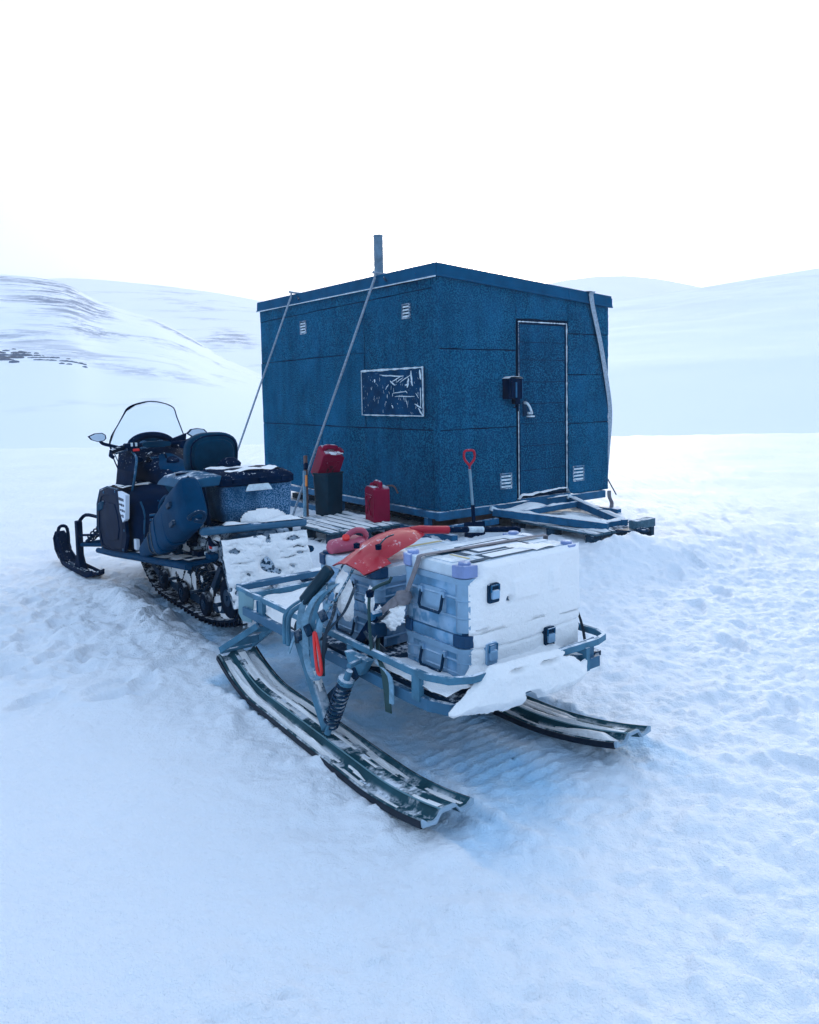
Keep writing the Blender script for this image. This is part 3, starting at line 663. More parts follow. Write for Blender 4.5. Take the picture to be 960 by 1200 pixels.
mb.strap(smoothp([hw(2.16,.8,ztop(2.16,.8)+.008), hw(2.18,-.025,ztop(2.18,0)+.008), hw(2.19,-.050,ztop(2.19,0)-.03), hw(2.22,-.054,2.50), hw(2.36,-.045,2.1), hw(2.50,-.03,1.62), hw(2.575,-.012,1.30), hw(2.60,.03,.95), hw(2.60,.08,.45)], 5), .085, .003, hw(1,.12,0)-hw(0,0,0))
st = mb.build('tie_down_strap', m_rope, None); tag(st, 'flat grey strap pulled over the right end of the hut roof and round its corner', 'strap')
mb = MB(); mb.strap(smoothp([hw(2.50,-.06,.37), hw(2.48,-.08,.30), hw(2.50,-.10,.22), hw(2.42,-.14,.13)], 5), .045, .003, hw(.6,-.8,0)-hw(0,0,0)); mb.build('loose_end', m_webb, st)
mb = MB(); mb.tube([hw(2.60,.05,.5), hw(2.68,-.02,.30)], .008, 6); mb.build('hook', m_steeld, st)

# ------------------------------------------------------------------ pallets
def pallet(name, label, x0, x1, y0, y1, top, ns, group, seed):
    r_ = random.Random(seed); th_ = thing(name, label, 'pallet', (*HU.w((x0+x1)/2, (y0+y1)/2), top-.15), HU.a, group)
    hx, hy = (x1-x0)/2, (y1-y0)/2; wS = 2*hx/ns
    for k in range(ns):
        xc = -hx+wS*(k+.5); ww = wS*.40
        mb = MB(); mb.box(xc-ww, xc+ww, -hy+r_.uniform(-.02,.02), hy+r_.uniform(-.02,.02), .130+r_.uniform(-.003,.003), .152+r_.uniform(-.003,.003)); s_ = mb.build('slat', m_wood, th_, smooth=0, bevel=.003)
        hh = r_.uniform(.010,.026); sd0 = r_.randint(0,99)
        crust(lambda u, v: (fbm(u*3, v+sd0, sd0, 3)-.43)*hh*3*(1-np.abs(v)**4)*sst(0,.05,u+hy)*sst(0,.05,hy-u), -hy, hy, -1, 1, 36, 6, lambda u, v, t: (xc+v*ww, u, .154+t)).build('slat_snow', m_crust, s_, smooth=60)
    for y in (-hy+.06, 0, hy-.06):
        mb = MB(); mb.box(-hx, hx, y-.05, y+.05, .108, .129); mb.build('stringer', m_woodd, th_, smooth=0)
        for x in (-hx+.06, 0, hx-.06):
            mb = MB(); mb.box(x-.06, x+.06, y-.05, y+.05, .022, .107); mb.build('block', m_woodd, th_, smooth=0, bevel=.004)
    for x in (-hx+.06, 0, hx-.06):
        mb = MB(); mb.box(x-.06, x+.06, -hy, hy, 0, .021); mb.build('bottom_board', m_woodd, th_, smooth=0)
pallet('pallet', 'snow-covered wooden pallet under the hut drawbar, below the door', .84, 1.72, -1.25, -.12, .215, 7, 'pallets beside the hut', 1)
pallet('pallet', 'wooden pallet with snowy slats under the red jerrycans beside the long wall', -1.10, -.30, .28, 1.42, .255, 7, 'pallets beside the hut', 2)
# broken timber end at the drawbar tip
b_ = thing('timber_block', 'short dark timber lying in the snow at the tip of the hut drawbar', 'timber', (*HU.w(1.36,-1.36), .20), HU.a+R(4))
mb = MB(); mb.box(-.10,.20,-.05,.05,.03,.11); mb.build('beam', m_wood, b_, bevel=.004)
mb = MB(); mb.box(.14,.19,-.045,.045,-.10,.03); mb.build('foot', m_woodd, b_, bevel=.004)

# ------------------------------------------------------------------ cargo sled
def sw(x, y, z): q = SL.w(x, y); return Vector((q[0], q[1], z))
sled = thing('cargo_sled', 'open steel cargo sled on two wide skis, loaded with metal cases, hitched to the snowmobile', 'sled', (*SL.o, 0), SL.a)
def P_(mb, name, m, par, **k): return mb.build(name, m, par, **k)
FL = [(.11,2.03,.46),(.045,.36,.46),(.05,.24,.46),(.085,.15,.46),(.16,.105,.46),(.50,.085,.46),(.88,.07,.46),(.955,.09,.46),(.985,.15,.46),(.99,.26,.46),(1.0,2.03,.46)]
sec = [(-.010,-.015),(.010,-.015),(.010,.015),(-.010,.015)]
mb = MB(); mb.sweep(FL, sec); P_(mb, 'upper_rail', m_frame, sled, smooth=0, bevel=.003)
LOW = [(x*.985+.008, max(y, .12) if y < .3 else y, .345) for x, y, z in FL[1:-1]]
LOW = [(.085,1.90,.36)]+LOW+[(.985,1.90,.36)]
mb = MB(); mb.sweep(LOW, [(-.012,-.024),(.012,-.024),(.012,.024),(-.012,.024)]); P_(mb, 'lower_rail', m_purple, sled, smooth=0, bevel=.003)
for x, y in ((.05,.30),(.062,.78),(.078,1.24),(.095,1.70),(.99,.30),(.99,.8),(.99,1.3),(.99,1.75),(.30,.097),(.80,.078)):
    mb = MB(); mb.box(x-.012, x+.012, y-.024, y+.024, .35, .452); P_(mb, 'post', m_frame, sled, smooth=0)
mb = MB(); mb.bar((.115,2.035,.46),(.99,2.035,.46), .05, .035); P_(mb, 'cross_bar', m_purple, sled, smooth=0, bevel=.003)
mb = MB(); mb.bar((.13,1.98,.405),(.98,1.98,.405), .03, .05); P_(mb, 'cross_bar', m_frame, sled, smooth=0, bevel=.003)
mb = MB(); mb.box(.10, 1.0, .14, 1.48, .352, .374); P_(mb, 'deck_plate', m_steeld, sled, smooth=0)
for y in (.35, .75, 1.15, 1.5, 1.75):
    mb = MB(); mb.bar((.09,y,.335),(.98,y,.335), .04, .03); P_(mb, 'deck_beam', m_frame, sled, smooth=0)
mb = MB(); mb.prism([(1.99,.455),(1.80,.455),(1.84,.30),(1.95,.285),(2.0,.32)], 'x', .095, .103); P_(mb, 'gusset', m_greenp, sled, smooth=0, bevel=.002)
mb = MB(); mb.lathe([(.007,.30),(.007,.45)], (.088,1.74,0), 8); P_(mb, 'bolt', m_steel, sled)
for x in (.36, .74): mb = MB(); mb.tube([(x,2.03,.40),(.55,2.46,.36)], .016, 8); P_(mb, 'tow_bar', m_steeld, sled)
# end plate of the bumper and the snow packed along the back
mb = MB(); mb.box(.20, .93, .125, .131, .335, .455); P_(mb, 'rear_plate', m_purple, sled, smooth=0)
def back_th(u, v):      # u along the width, v height
    lo = np.interp(u, [.04,.07,.10,.16,.35,.6,.82,.95], [.352,.336,.335,.322,.308,.318,.335,.338])+.016*(fbm(u*8, 0*u, 5, 3)-.5)
    hi = np.interp(u, [.04,.12,.19,.25,.60,.74,1.], [.352,.400,.440,.500,.496,.405,.395])
    e = np.minimum(np.minimum(v-lo, hi-v), (u-.045)*.8)+.010*(fbm(u*26, v*26, 8, 3)-.5); t = np.sign(e)*.040*np.minimum(1, np.abs(e)/.045)**.6
    t = t+.030*(fbm(u*8, v*9, 3, 4)-.5)*sst(0,.02,t)
    gap = .05*sst(.012,-.012,np.abs(u-.45+.5*(v-.31))-.035+.02*(fbm(u*30,v*30,4,2)-.5))*sst(.375,.355,v)+.05*np.exp(-(((u-.36)/.035)**2+((v-.464)/.007)**2))+.05*np.exp(-(((u-.53)/.05)**2+((v-.462)/.007)**2))+.05*np.exp(-(((u-.66)/.03)**2+((v-.460)/.007)**2))
    t = t-gap; return np.where(u < .035, -1, np.minimum(t, (.80+.03*fbm(v*20, u*0, 6, 2)-u)*.5))
P_(crust(back_th, .03, 1.0, .30, .50, 190, 60, lambda u, v, t: (u, .112-.05*sst(.1,.9,u)-.002-.026*sst(.18,.30,u)*sst(.80,.70,u)-t, v)), 'packed_snow', m_crust, sled, smooth=70)
P_(crust(lambda u, v: (.014+.03*sst(.12,.2,v)+.02*(fbm(u*9,v*9,13,3)-.5))*sst(.20,.26,u)*sst(.78,.70,u), .2, .80, .085, .205, 60, 14, lambda u, v, t: (u, v-.02*sst(.3,.9,u), .425+t)), 'shelf_snow', m_crust, sled, smooth=75)
def deck_th(u, v): return .03+.06*np.exp(-(((u-.55)/.35)**2+((v-1.75)/.22)**2))+.05*(fbm(u*7, v*7, 9, 3)-.5)-.25*np.maximum(0, np.abs(u-.55)-.40)
P_(crust(deck_th, .10, 1.0, 1.34, 1.95, 40, 30, lambda u, v, t: (u, v, .352+t)), 'deck_snow', m_crust, sled, smooth=70)
P_(crust(lambda u, v: .05-.22*np.abs(u-.13)-.16*np.maximum(0,v-.55)+.02*(fbm(u*14,v*14,4,3)-.5), .055, .22, .13, .78, 14, 44, lambda u, v, t: (u, v, .376+t)), 'rail_snow', m_crust, sled, smooth=70)
snowline([(.60,2.035,.479),(.98,2.035,.479)], .05, .03, 'bar_snow', sled, 4, .25)
# skis
def ski(cx, seed):
    def zb(y): return .006+.062*max(0, (.42-y)/.47)**1.8+.11*max(0, (y-1.45)/.45)**1.8
    y0 = -.03 if cx < .5 else -.13
    def xc(y): return (-.088+.062*y) if cx < .5 else .855
    prof = [(-.105,.026),(-.098,.030),(-.082,.012),(-.056,.010),(-.042,.018),(-.026,.040),(.026,.040),(.042,.018),(.056,.010),(.082,.012),(.098,.030),(.105,.026)]
    bot = [(.105,.004),(.05,-.004),(.03,.026),(-.03,.026),(-.05,-.004),(-.105,.004)]
    ys = np.linspace(y0, 1.90, 44); q = [(a*1.13, b) for a, b in prof+bot]
    rings = [[Vector((xc(y)+a*(.92+.08*min(1,(1.95-y)/.4)), y, zb(y)+b)) for a, b in q] for y in ys]
    mb = MB(); mb.loft(rings); k = P_(mb, 'ski', m_ski, sled, smooth=50)
    for s_ in (-1, 1):
        mb = MB(); mb.sweep([(xc(y)+s_*.119, y, zb(y)+.014) for y in ys], [(-.003,-.014),(.003,-.014),(.003,.012),(-.003,.012)]); P_(mb, 'ski_edge', m_skiedge, k, smooth=0)
    mb = MB(); mb.loft([[Vector((xc(y)+a*1.01, y, zb(y)+b+.001)) for a, b in q] for y in (y0-.012, y0+.002)]); P_(mb, 'ski_tail', m_skiend, k, smooth=0)
    mb = MB(); mb.tube([(xc(y)-.033, y, zb(y)+.041) for y in ys if y < 1.8], .0030, 5); P_(mb, 'ski_rib', m_greenp, k)
    for (a, b, c0, g, hh) in ((-.107,-.036,.012,.42,.026),(.036,.107,.012,.44,.025),(-.034,.034,.0415,.53,.020)):
        def th(u, v): return (fbm(u*2.2, v*1.5+seed, seed+int(abs(a)*100), 4)-g)*hh*3*(1-np.abs(v)**3)*sst(y0+.02,y0+.12,u)*sst(1.86,1.75,u)
        cr_ = crust(th, y0+.02, 1.86, -1, 1, 160, 10, lambda u, v, t: (xc(u)+(a+b)/2+v*(b-a)/2, u, zb(u)+c0+.001+t)); P_(cr_, 'ski_snow', m_crust, k, smooth=70, kind='stuff')
    cx = xc(1.89); mb = MB(); mb.tube([(cx-.10,1.89,zb(1.89)+.045),(cx+.10,1.89,zb(1.89)+.045)], .011, 8); P_(mb, 'axle', m_frame, k)
    s1 = 1 if cx < .5 else -1; x1 = .075 if s1 > 0 else .97
    mb = MB(); mb.bar((cx-.10*s1,1.89,.17),(x1-.03*s1,1.66,.335), .022, .035); P_(mb, 'strut', m_frame, k, smooth=0, bevel=.003)
    mb = MB(); mb.bar((cx+.09*s1,1.87,.17),(x1+.06*s1,1.62,.335), .022, .035); P_(mb, 'strut', m_frame, k, smooth=0, bevel=.003)
    mb = MB(); mb.bar((cx-.07*s1,1.83,.215),(cx+.085*s1,1.80,.22), .02, .045); P_(mb, 'rung', m_frame, k, smooth=0, bevel=.003)
    mb = MB(); mb.bar((x1-.05*s1,1.695,.31),(x1+.05*s1,1.67,.305), .018, .03); P_(mb, 'rung', m_frame, k, smooth=0, bevel=.003)
    # trailing arm, brace, shock absorber
    ax = x1-.05*s1; cx = xc(.83)
    mb = MB(); mb.bar((ax,1.17,.40),(cx,.83,.075), .05, .06, (0,1,1)); P_(mb, 'trailing_arm', m_frame, sled, smooth=0, bevel=.008, label='thick arm down to the ski' )
    P_(crust(lambda u, v: .022*(1-np.abs(v)**3)*sst(.12,.25,u)+.02*(fbm(u*12,v*2,7,3)-.5)-.01, 0, .30, -1, 1, 16, 6, lambda u, v, t: Vector((cx,.83,.075)).lerp(Vector((ax,1.17,.40)), u/.47+.03)+Vector((v*.024,.0,0))+Vector((0,-.69,.72))*(.031+t)), 'arm_snow', m_crust, sled, smooth=70)
    mb = MB(); mb.bar((ax-.02*s1,.66,.375),(ax+.02*s1,.95,.15), .03, .045, (0,1,1)); P_(mb, 'brace', m_steeld, sled, smooth=0, bevel=.004)
    a_ = Vector((ax-.055*s1,.665,.385)); b_2 = Vector((cx-.045*s1,.775,.085))
    mb = MB(); mb.spring(a_.lerp(b_2,.16), a_.lerp(b_2,.86), .031, .0062, 11); sp2 = P_(mb, 'shock_spring', m_steeld, sled)
    mb = MB(); mb.tube([a_, a_.lerp(b_2,.5), b_2], .016, 8); mb.lathe([(.037,0),(.037,.02),(.02,.035)], a_.lerp(b_2,.13), 12, tuple(b_2-a_)); P_(mb, 'shock_body', m_frame, sp2)
    mb = MB(); mb.tube([(ax-.10*s1,.60,.435),(ax+.06*s1,.665,.425)], .011, 8); P_(mb, 'shock_bolt', m_frame, sled)
    mb = MB(); mb.prism([(.58,.44),(.76,.44),(.70,.36),(.64,.36)], 'x', ax-.02, ax+.02); P_(mb, 'shock_bracket', m_frame, sled, smooth=0, bevel=.004)
ski(0.0, 3); ski(.955, 8)

# ------------------------------------------------------------------ metal cases
def case(label, x0, x1, y0, y1, z0, z1, seed, corners, lidmat, upper, crustfn=None, latches=(), papers=()):
    r_ = random.Random(seed); cx, cy = (x0+x1)/2, (y0+y1)/2
    t = thing('metal_case', label, 'case', tuple(sw(cx, cy, z0)), SL.a, 'metal cases on the cargo sled')
    hx, hy, hz = (x1-x0)/2, (y1-y0)/2, z1-z0; lz = hz-.062
    mb = MB(); rg = []
    for z in (0, lz): rg.append([Vector((a, b, z)) for a, b in rrect(-hx+.008, hx-.008, -hy+.008, hy-.008, .035, 5)])
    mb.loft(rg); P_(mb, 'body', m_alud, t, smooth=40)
    # beads pressed in the walls
    for z in (lz*.32, lz*.68):
        mb = MB(); mb.tube([Vector((a, b, z)) for a, b in rrect(-hx+.007, hx-.007, -hy+.007, hy-.007, .036, 5)], .006, 6, closed=True); P_(mb, 'bead', m_alu, t)
    for sx_ in (-1, 1):
        for sy_ in (-1, 1):      # round corner columns with collars
            c0 = (sx_*(hx-.040), sy_*(hy-.040))
            mb = MB(); mb.lathe([(.0385,.012),(.0385,lz*.30),(.042,lz*.32),(.0385,lz*.34),(.0385,lz*.62),(.042,lz*.64),(.0385,lz*.66),(.0385,lz-.01)], (*c0, 0), 20); P_(mb, 'corner_post', m_alu, t)
    mb = MB(); mb.loft([[Vector((a, b, z)) for a, b in rrect(-hx+i, hx-i, -hy+i, hy-i, .042, 5)] for z, i in ((lz-.012,.004),(lz-.012,-.002),(lz+.012,-.002),(lz+.012,.006))]); P_(mb, 'rim', m_alu, t, smooth=30)
    mb = MB(); mb.loft([[Vector((a, b, z)) for a, b in rrect(-hx+i, hx-i, -hy+i, hy-i, .04, 5)] for z, i in ((lz+.013,.006),(hz-.014,.003),(hz-.004,.006),(hz,.016))]); ld = P_(mb, 'lid', lidmat, t, smooth=40)
    for sx_ in (-1, 1):
        for sy_ in (-1, 1):      # stacking corners
            pl = [(hx+.006,hy-.028),(hx+.006,hy+.006-.03)]
            mb = MB(); arc = [(hx+.007,hy-.066),(hx+.007,hy-.034)]+[(hx-.034+.041*math.cos(R(a)), hy-.034+.041*math.sin(R(a))) for a in (15,45,75)]+[(hx-.034,hy+.007),(hx-.070,hy+.007),(hx-.070,hy-.004),(hx-.040,hy-.028),(hx-.028,hy-.040),(hx-.004,hy-.066)]
            arc = [(sx_*a, sy_*b) for a, b in arc]
            mb.prism(arc, 'z', hz-.046, hz+.004); f_ = P_(mb, 'corner_fitting', corners, ld, smooth=0, bevel=.004)
            mb = MB(); mb.lathe([(.026,0),(.026,.012),(.022,.016)], (sx_*(hx-.036), sy_*(hy-.036), hz+.0), 14); mb.box(sx_*(hx-.036)-.018, sx_*(hx-.036)+.018, sy_*(hy-.036)-.018, sy_*(hy-.036)+.018, hz-.01, hz+.01); P_(mb, 'stacking_stud', corners, f_) if False else P_(mb, 'stacking_stud', corners, t, smooth=30)
    # drop handle on the left end
    zc = lz*.55
    mb = MB(); mb.prism(rrect(-.085,.085,zc-.045,zc+.05,.012,3), 'x', -hx+.004, -hx+.009); hp = P_(mb, 'handle_plate', m_alu, t, smooth=0)
    mb = MB(); mb.tube([(-hx+.0,-.07,zc+.03),(-hx-.014,-.07,zc-.03),(-hx-.016,-.06,zc-.045),(-hx-.016,.06,zc-.045),(-hx-.014,.07,zc-.03),(-hx+.0,.07,zc+.03)], .0065, 8, upv=(1,0,0)); P_(mb, 'handle', m_steeld, hp)
    for y in (-.07,.07): mb = MB(); mb.box(-hx-.006,-hx+.01,y-.014,y+.014,zc+.018,zc+.042); P_(mb, 'handle_bracket', m_alu, hp, smooth=0)
    for lx, zc2, hh in latches:
        e = -.026
        mb = MB(); mb.prism(rrect(lx-cx-.030, lx-cx+.030, zc2-z0-hh, zc2-z0+hh, .008, 3), 'y', -hy+e+.02, -hy+e-.006); la = P_(mb, 'latch', m_steeld if hh < .045 else m_alu, t, smooth=0, bevel=.002)
        if hh > .036:
            mb = MB(); mb.box(lx-cx-.020, lx-cx+.020, -hy+e-.020, -hy+e-.004, zc2-z0-hh*.55, zc2-z0+hh*.35); P_(mb, 'latch_lever', m_alu, la, smooth=0, bevel=.004)
            mb = MB(); mb.tube([(lx-cx-.022,-hy+e-.012,zc2-z0+hh*.2),(lx-cx-.022,-hy+e-.014,zc2-z0+hh*.85),(lx-cx+.022,-hy+e-.014,zc2-z0+hh*.85),(lx-cx+.022,-hy+e-.012,zc2-z0+hh*.2)], .004, 6, upv=(0,1,0)); P_(mb, 'latch_hook', m_steel, la)
    if crustfn: P_(crust(crustfn, x0+.01, x1+.012, z0-.004, z1+.006, 90, 50, lambda u, v, t_: (u-cx, -hy+.004-t_, v-z0)), 'snow_crust', m_crust, t, smooth=75)
    return t, ld, cx, cy, hz
def edge_u(u, v, x0, sd): return (u-(x0+.020+.022*fbm(v*14, v*0, sd, 4)))
def cr_up(u, v):
    e = edge_u(u, v, .215, 3)-.050*sst(.80,.835,v)+.012*(fbm(u*40,v*40,7,3)-.5); t = np.sign(e)*.024*np.minimum(1, np.abs(e)/.035)**.65; t = np.minimum(t, (.918-u)*1.2)
    t = np.minimum(t, (.874-v)*1.3)
    t = t+.011*(fbm(u*7, v*7, 5, 4)-.5)
    bumpq = lambda a, b, c, d, h: h*sst(a-.012,a+.006,u)*sst(b+.012,b-.006,u)*sst(c-.012,c+.006,v)*sst(d+.012,d-.006,v)
    t = t+bumpq(.47,.62,.70,.78,.010)+bumpq(.70,.75,.70,.79,.012)
    t = t-.08*np.exp(-(((u-.455)/.012)**2+((v-.705)/.010)**2))
    t = t-.05*sst(.015,.0,np.abs(v-(.607+.02*(u-.3))))*sst(.262,.275,u)*sst(.335,.325,u)*sst(.006,.002,np.abs(v-(.607+.03*(u-.3))))
    t = t-.014*np.exp(-((v-.592)/.004)**2)*(fbm(u*6,u*0,14,3) > .47)
    return t
def cr_lo(u, v):
    e = edge_u(u, v, .215, 13)+.012*(fbm(u*40,v*40,17,3)-.5); t = np.sign(e)*.026*np.minimum(1, np.abs(e)/.035)**.65; t = np.minimum(t, (.905-u+.012*fbm(v*30,u*0,3,2))*1.2)
    t = t+.012*(fbm(u*7, v*7, 25, 4)-.5)
    t = t-.010*np.exp(-((v-.525-.01*np.sin(u*9))/.005)**2)+.012*sst(.41,.385,v)
    t = t-.04*np.exp(-((v-.583)/.004)**2)*sst(.76,.80,u)
    return t
m_a = [(.350,.752,.034),(.72,.755,.0)]
up_, ldu, ucx, ucy, uhz = case('upper metal case at the sled rear, plastered with snow, violet corner pieces on its lid', .215, .91, .20, .60, .588, .870, 3, m_corner, m_lid, True, cr_up, ((.350,.752,.040),))
lo_, _, _, _, _ = case('lower metal case at the back of the sled, snow-plastered, two buckle latches showing', .215, .91, .20, .60, .384, .585, 4, m_cornerd, m_alud, False, cr_lo, ((.335,.505,.046),(.685,.500,.044)))
upr, ldr, rcx, rcy, rhz = case('upper metal case nearest the snowmobile, under the red shovel blade', .215, .91, .80, 1.30, .588, .760, 5, m_cornerd, m_lid, False)
lor, _, _, _, _ = case('lower metal case nearest the snowmobile, bare dark aluminium behind the hanging straps', .215, .91, .80, 1.30, .384, .585, 6, m_cornerd, m_alud, False)
# pale boards, dark tape and papers on the lids
def plate(x0, x1, y0, y1, z, h, m, name, par, cx, cy, z0, rot=0):
    mb = MB(); M = Matrix.Translation(((x0+x1)/2-cx, (y0+y1)/2-cy, z-z0)) @ Matrix.Rotation(R(rot), 4, 'Z'); a, b = (x1-x0)/2, (y1-y0)/2
    mb.prism(rrect(-a, a, -b, b, .006, 2), 'z', 0, h, M); return P_(mb, name, m, par, smooth=0)
for (x0, x1, y0, y1) in ((.245,.36,.30,.50),(.365,.88,.235,.335),(.365,.88,.345,.455),(.365,.88,.465,.575)):
    plate(x0, x1, y0, y1, .870, .003, m_lid, 'lid_board', up_, ucx, ucy, .588)
for k, (x0, x1, y0, y1) in enumerate(((.44,.76,.355,.515),(.40,.74,.235,.335))):
    p = plate(x0, x1, y0, y1, .8735, .0012, m_tape, 'tape_border', up_, ucx, ucy, .588)
    plate(x0+.022, x1-.022, y0+.018, y1-.018, .875, .0008, m_paper, 'paper_label', up_, ucx, ucy, .588)
plate(.30,.40,.24,.27,.8735,.0012,m_tape,'tape_strip',up_,ucx,ucy,.588); plate(.30,.43,.43,.47,.8735,.0012,m_tape,'tape_strip',up_,ucx,ucy,.588); plate(.36,.40,.35,.47,.8735,.0012,m_tape,'tape_strip',up_,ucx,ucy,.588)
plate(.33,.345,.30,.42,.8735,.001,m_yellow,'tape_strip',up_,ucx,ucy,.588)
plate(.56,.62,.42,.455,.876,.0006,m_webb,'label_print',up_,ucx,ucy,.588)
for (x0, x1, y0, y1) in ((.26,.55,.84,1.05),(.56,.88,.84,1.05),(.26,.88,1.07,1.27)):
    plate(x0, x1, y0, y1, .760, .003, m_lid, 'lid_board', upr, rcx, rcy, .588)
plate(.60,.87,1.085,1.115,.7635,.001,m_yellow,'tape_strip',upr,rcx,rcy,.588); plate(.5,.86,.92,.95,.7635,.001,m_tape,'tape_strip',upr,rcx,rcy,.588); plate(.5,.53,.95,1.04,.7635,.001,m_tape,'tape_strip',upr,rcx,rcy,.588)
for xa, xb, ya, yb, zz, cxx, cyy, par, sd_ in ((.24,.90,.22,.585,.877,ucx,ucy,up_,3),(.235,.90,.82,1.285,.764,rcx,rcy,upr,9)):
    P_(crust(lambda u, v: (fbm(u*4, v*4, sd_, 4)-.66)*.07, xa, xb, ya, yb, 50, 36, lambda u, v, t: (u-cxx, v-cyy, zz-.588+t)), 'lid_snow', m_crust, par, smooth=75, kind='stuff')

# cargo strap with ratchet over the rear case
S = [(.93,.40,.70),(.925,.405,.86),(.905,.41,.882),(.60,.435,.882),(.30,.458,.882),(.212,.465,.880),(.203,.470,.862),(.196,.50,.79),(.188,.535,.715)]
mb = MB(); mb.strap([sw(*p) for p in smoothp(S, 4)], .030, .003, sw(.06,1,0)-sw(0,0,0)); o = mb.build('cargo_strap', m_webb, None)
tag(o, 'brown webbing strap across the snowy upper case, knotted on its left side', 'strap')
mb = MB(); mb.lathe([(.0,-.03),(.028,-.026),(.04,0),(.032,.024),(.0,.03)], sw(.178,.545,.690), 10); mb.add(*[[*map(tuple, [])], []]) ; P_(mb, 'knot', m_webb, o, smooth=50)
mb = MB(); mb.strap([sw(*p) for p in smoothp([(.17,.55,.69),(.155,.60,.655),(.15,.655,.61),(.145,.70,.58)], 4)], .045, .005, sw(.3,.6,.8)-sw(0,0,0)); P_(mb, 'strap_tail', m_webb, o)
rt_ = thing('ratchet', 'black ratchet buckle hanging between the two stacks of cases, half iced over', 'ratchet', tuple(sw(.14,.70,.40)), SL.a)
def rl(x, y, z): return Vector((x-.14, y-.70, z-.40))
for d in (-.022,.022):
    mb = MB(); mb.bar(rl(.135+d,.66,.60), rl(.11+d,.80,.42), .008, .045, (0,1,1)); P_(mb, 'side_plate', m_black, rt_, smooth=0, bevel=.004)
    mb = MB(); mb.bar(rl(.13+d,.67,.58), rl(.13+d,.69,.40), .008, .04, (0,1,0)); P_(mb, 'lever', m_black, rt_, smooth=0, bevel=.004)
mb = MB(); mb.tube([rl(.095,.675,.595), rl(.165,.675,.595)], .020, 10); P_(mb, 'spool', m_steel, rt_)
mb = MB(); mb.tube([rl(.09,.78,.45), rl(.14,.78,.45)], .012, 8); P_(mb, 'handle_bar', m_black, rt_)
mb = MB(); mb.strap(smoothp([rl(.13,.685,.57), rl(.12,.67,.50), rl(.075,.60,.44), rl(.03,.50,.42), rl(.022,.47,.34), rl(.026,.465,.25)], 4), .042, .004, (0,1,-.1)); P_(mb, 'webbing', m_green, rt_)
for a, b, w0 in (((.16,.60,.64),(.12,.74,.47),.03), ((.12,.63,.60),(.155,.77,.50),.022), ((.15,.67,.56),(.06,.64,.42),.026), ((.10,.72,.52),(.15,.66,.43),.03)):
    mb = MB(); q = [rl(*a), rl(*a).lerp(rl(*b),.5)+Vector((-.02,-.01,.01)), rl(*b)]; mb.strap(smoothp(q, 5), w0, .006, (.7,-.6,.4)); P_(mb, 'loose_strap', m_webd, rt_)
mb = MB(); mb.box(-.05,.02,-.06,-.02,.10,.17); P_(mb, 'catch', m_steeld, rt_, smooth=0, bevel=.008)
mb = MB(); mb.strap(smoothp([rl(.125,.70,.56), rl(.10,.67,.49), rl(.05,.58,.43), rl(.018,.44,.41), rl(.016,.43,.30)], 4), .030, .004, (0,1,-.1)); P_(mb, 'webbing', m_web, rt_)
P_(crust(lambda u, v: .016*(1-((u-.5)/.45)**2-((v-.5)/.45)**2)+.05*(fbm(u*4,v*4,3,4)-.50), 0, 1, 0, 1, 44, 44, lambda u, v, t: rl(.165-.6*t, .50+.22*u, .55+.12*v-.04*u)+Vector((-t, 0, t*.5))), 'clinging_snow', m_crust, rt_, smooth=75)
# loops of grey webbing, cords and a red carabiner hung over the rail
wb = thing('webbing_bundle', 'bundle of frozen grey webbing loops and cords hanging over the left sled rail', 'straps', tuple(sw(0,.92,.46)), SL.a)
def wl(x, y, z): return Vector((x, y-.92, z-.46))
for pts, wd, m in (([(.09,.94,.70),(.03,1.00,.66),(-.02,1.045,.60),(-.03,1.07,.52),(-.035,1.06,.44),(-.02,1.03,.38)], .034, m_web),
                   ([(.08,.93,.69),(.0,.97,.64),(-.045,.99,.55),(-.055,.985,.44),(-.06,.97,.36),(-.06,.935,.30),(-.055,.905,.28),(-.05,.885,.31),(-.045,.885,.40),(-.03,.90,.52),(.02,.90,.62)], .028, m_web),
                   ([(.08,.91,.70),(.01,.94,.64),(-.03,.95,.54),(-.045,.945,.42),(-.05,.925,.33),(-.048,.90,.34),(-.042,.905,.44),(-.02,.92,.58)], .020, m_frame),
                   ([(.05,.96,.66),(-.005,1.0,.56),(-.02,.985,.46),(-.03,.955,.38),(-.04,.93,.36)], .030, m_web)):
    mb = MB(); mb.strap(smoothp([wl(*p) for p in pts], 5), wd, .004, (.75,-.66,.05)); P_(mb, 'webbing_loop', m, wb)
for pts, r in (([(.15,.93,.80),(.12,.95,.75),(.10,.965,.68),(.06,.985,.62)], .006), ([(.13,.83,.80),(.10,.845,.74),(.06,.87,.66),(.0,.90,.57),(-.03,.905,.50)], .0065), ([(.05,.955,.70),(.03,.93,.62),(.0,.92,.54),(-.02,.915,.47)], .005)):
    mb = MB(); mb.tube(smoothp([wl(*p) for p in pts], 5), r, 6); P_(mb, 'cord', m_roped, wb)
P_(crust(lambda u, v: .05*(1-((u-.5)/.45)**2-((v-.5)/.48)**2)+.05*(fbm(u*4,v*5,7,3)-.55), 0, 1, 0, 1, 44, 60, lambda u, v, t: wl(.12-t, .82+.15*u+.03*v, .52+.24*v)), 'clinging_snow', m_crust, wb, smooth=75)
P_(crust(lambda u, v: .03*(1-((u-.5)/.42)**2-((v-.5)/.48)**2)+.03*(fbm(u*4,v*5,17,3)-.5), 0, 1, 0, 1, 30, 44, lambda u, v, t: wl(.15-t, .72+.05*u, .58+.13*v)), 'clinging_snow', m_crust, wb, smooth=75)
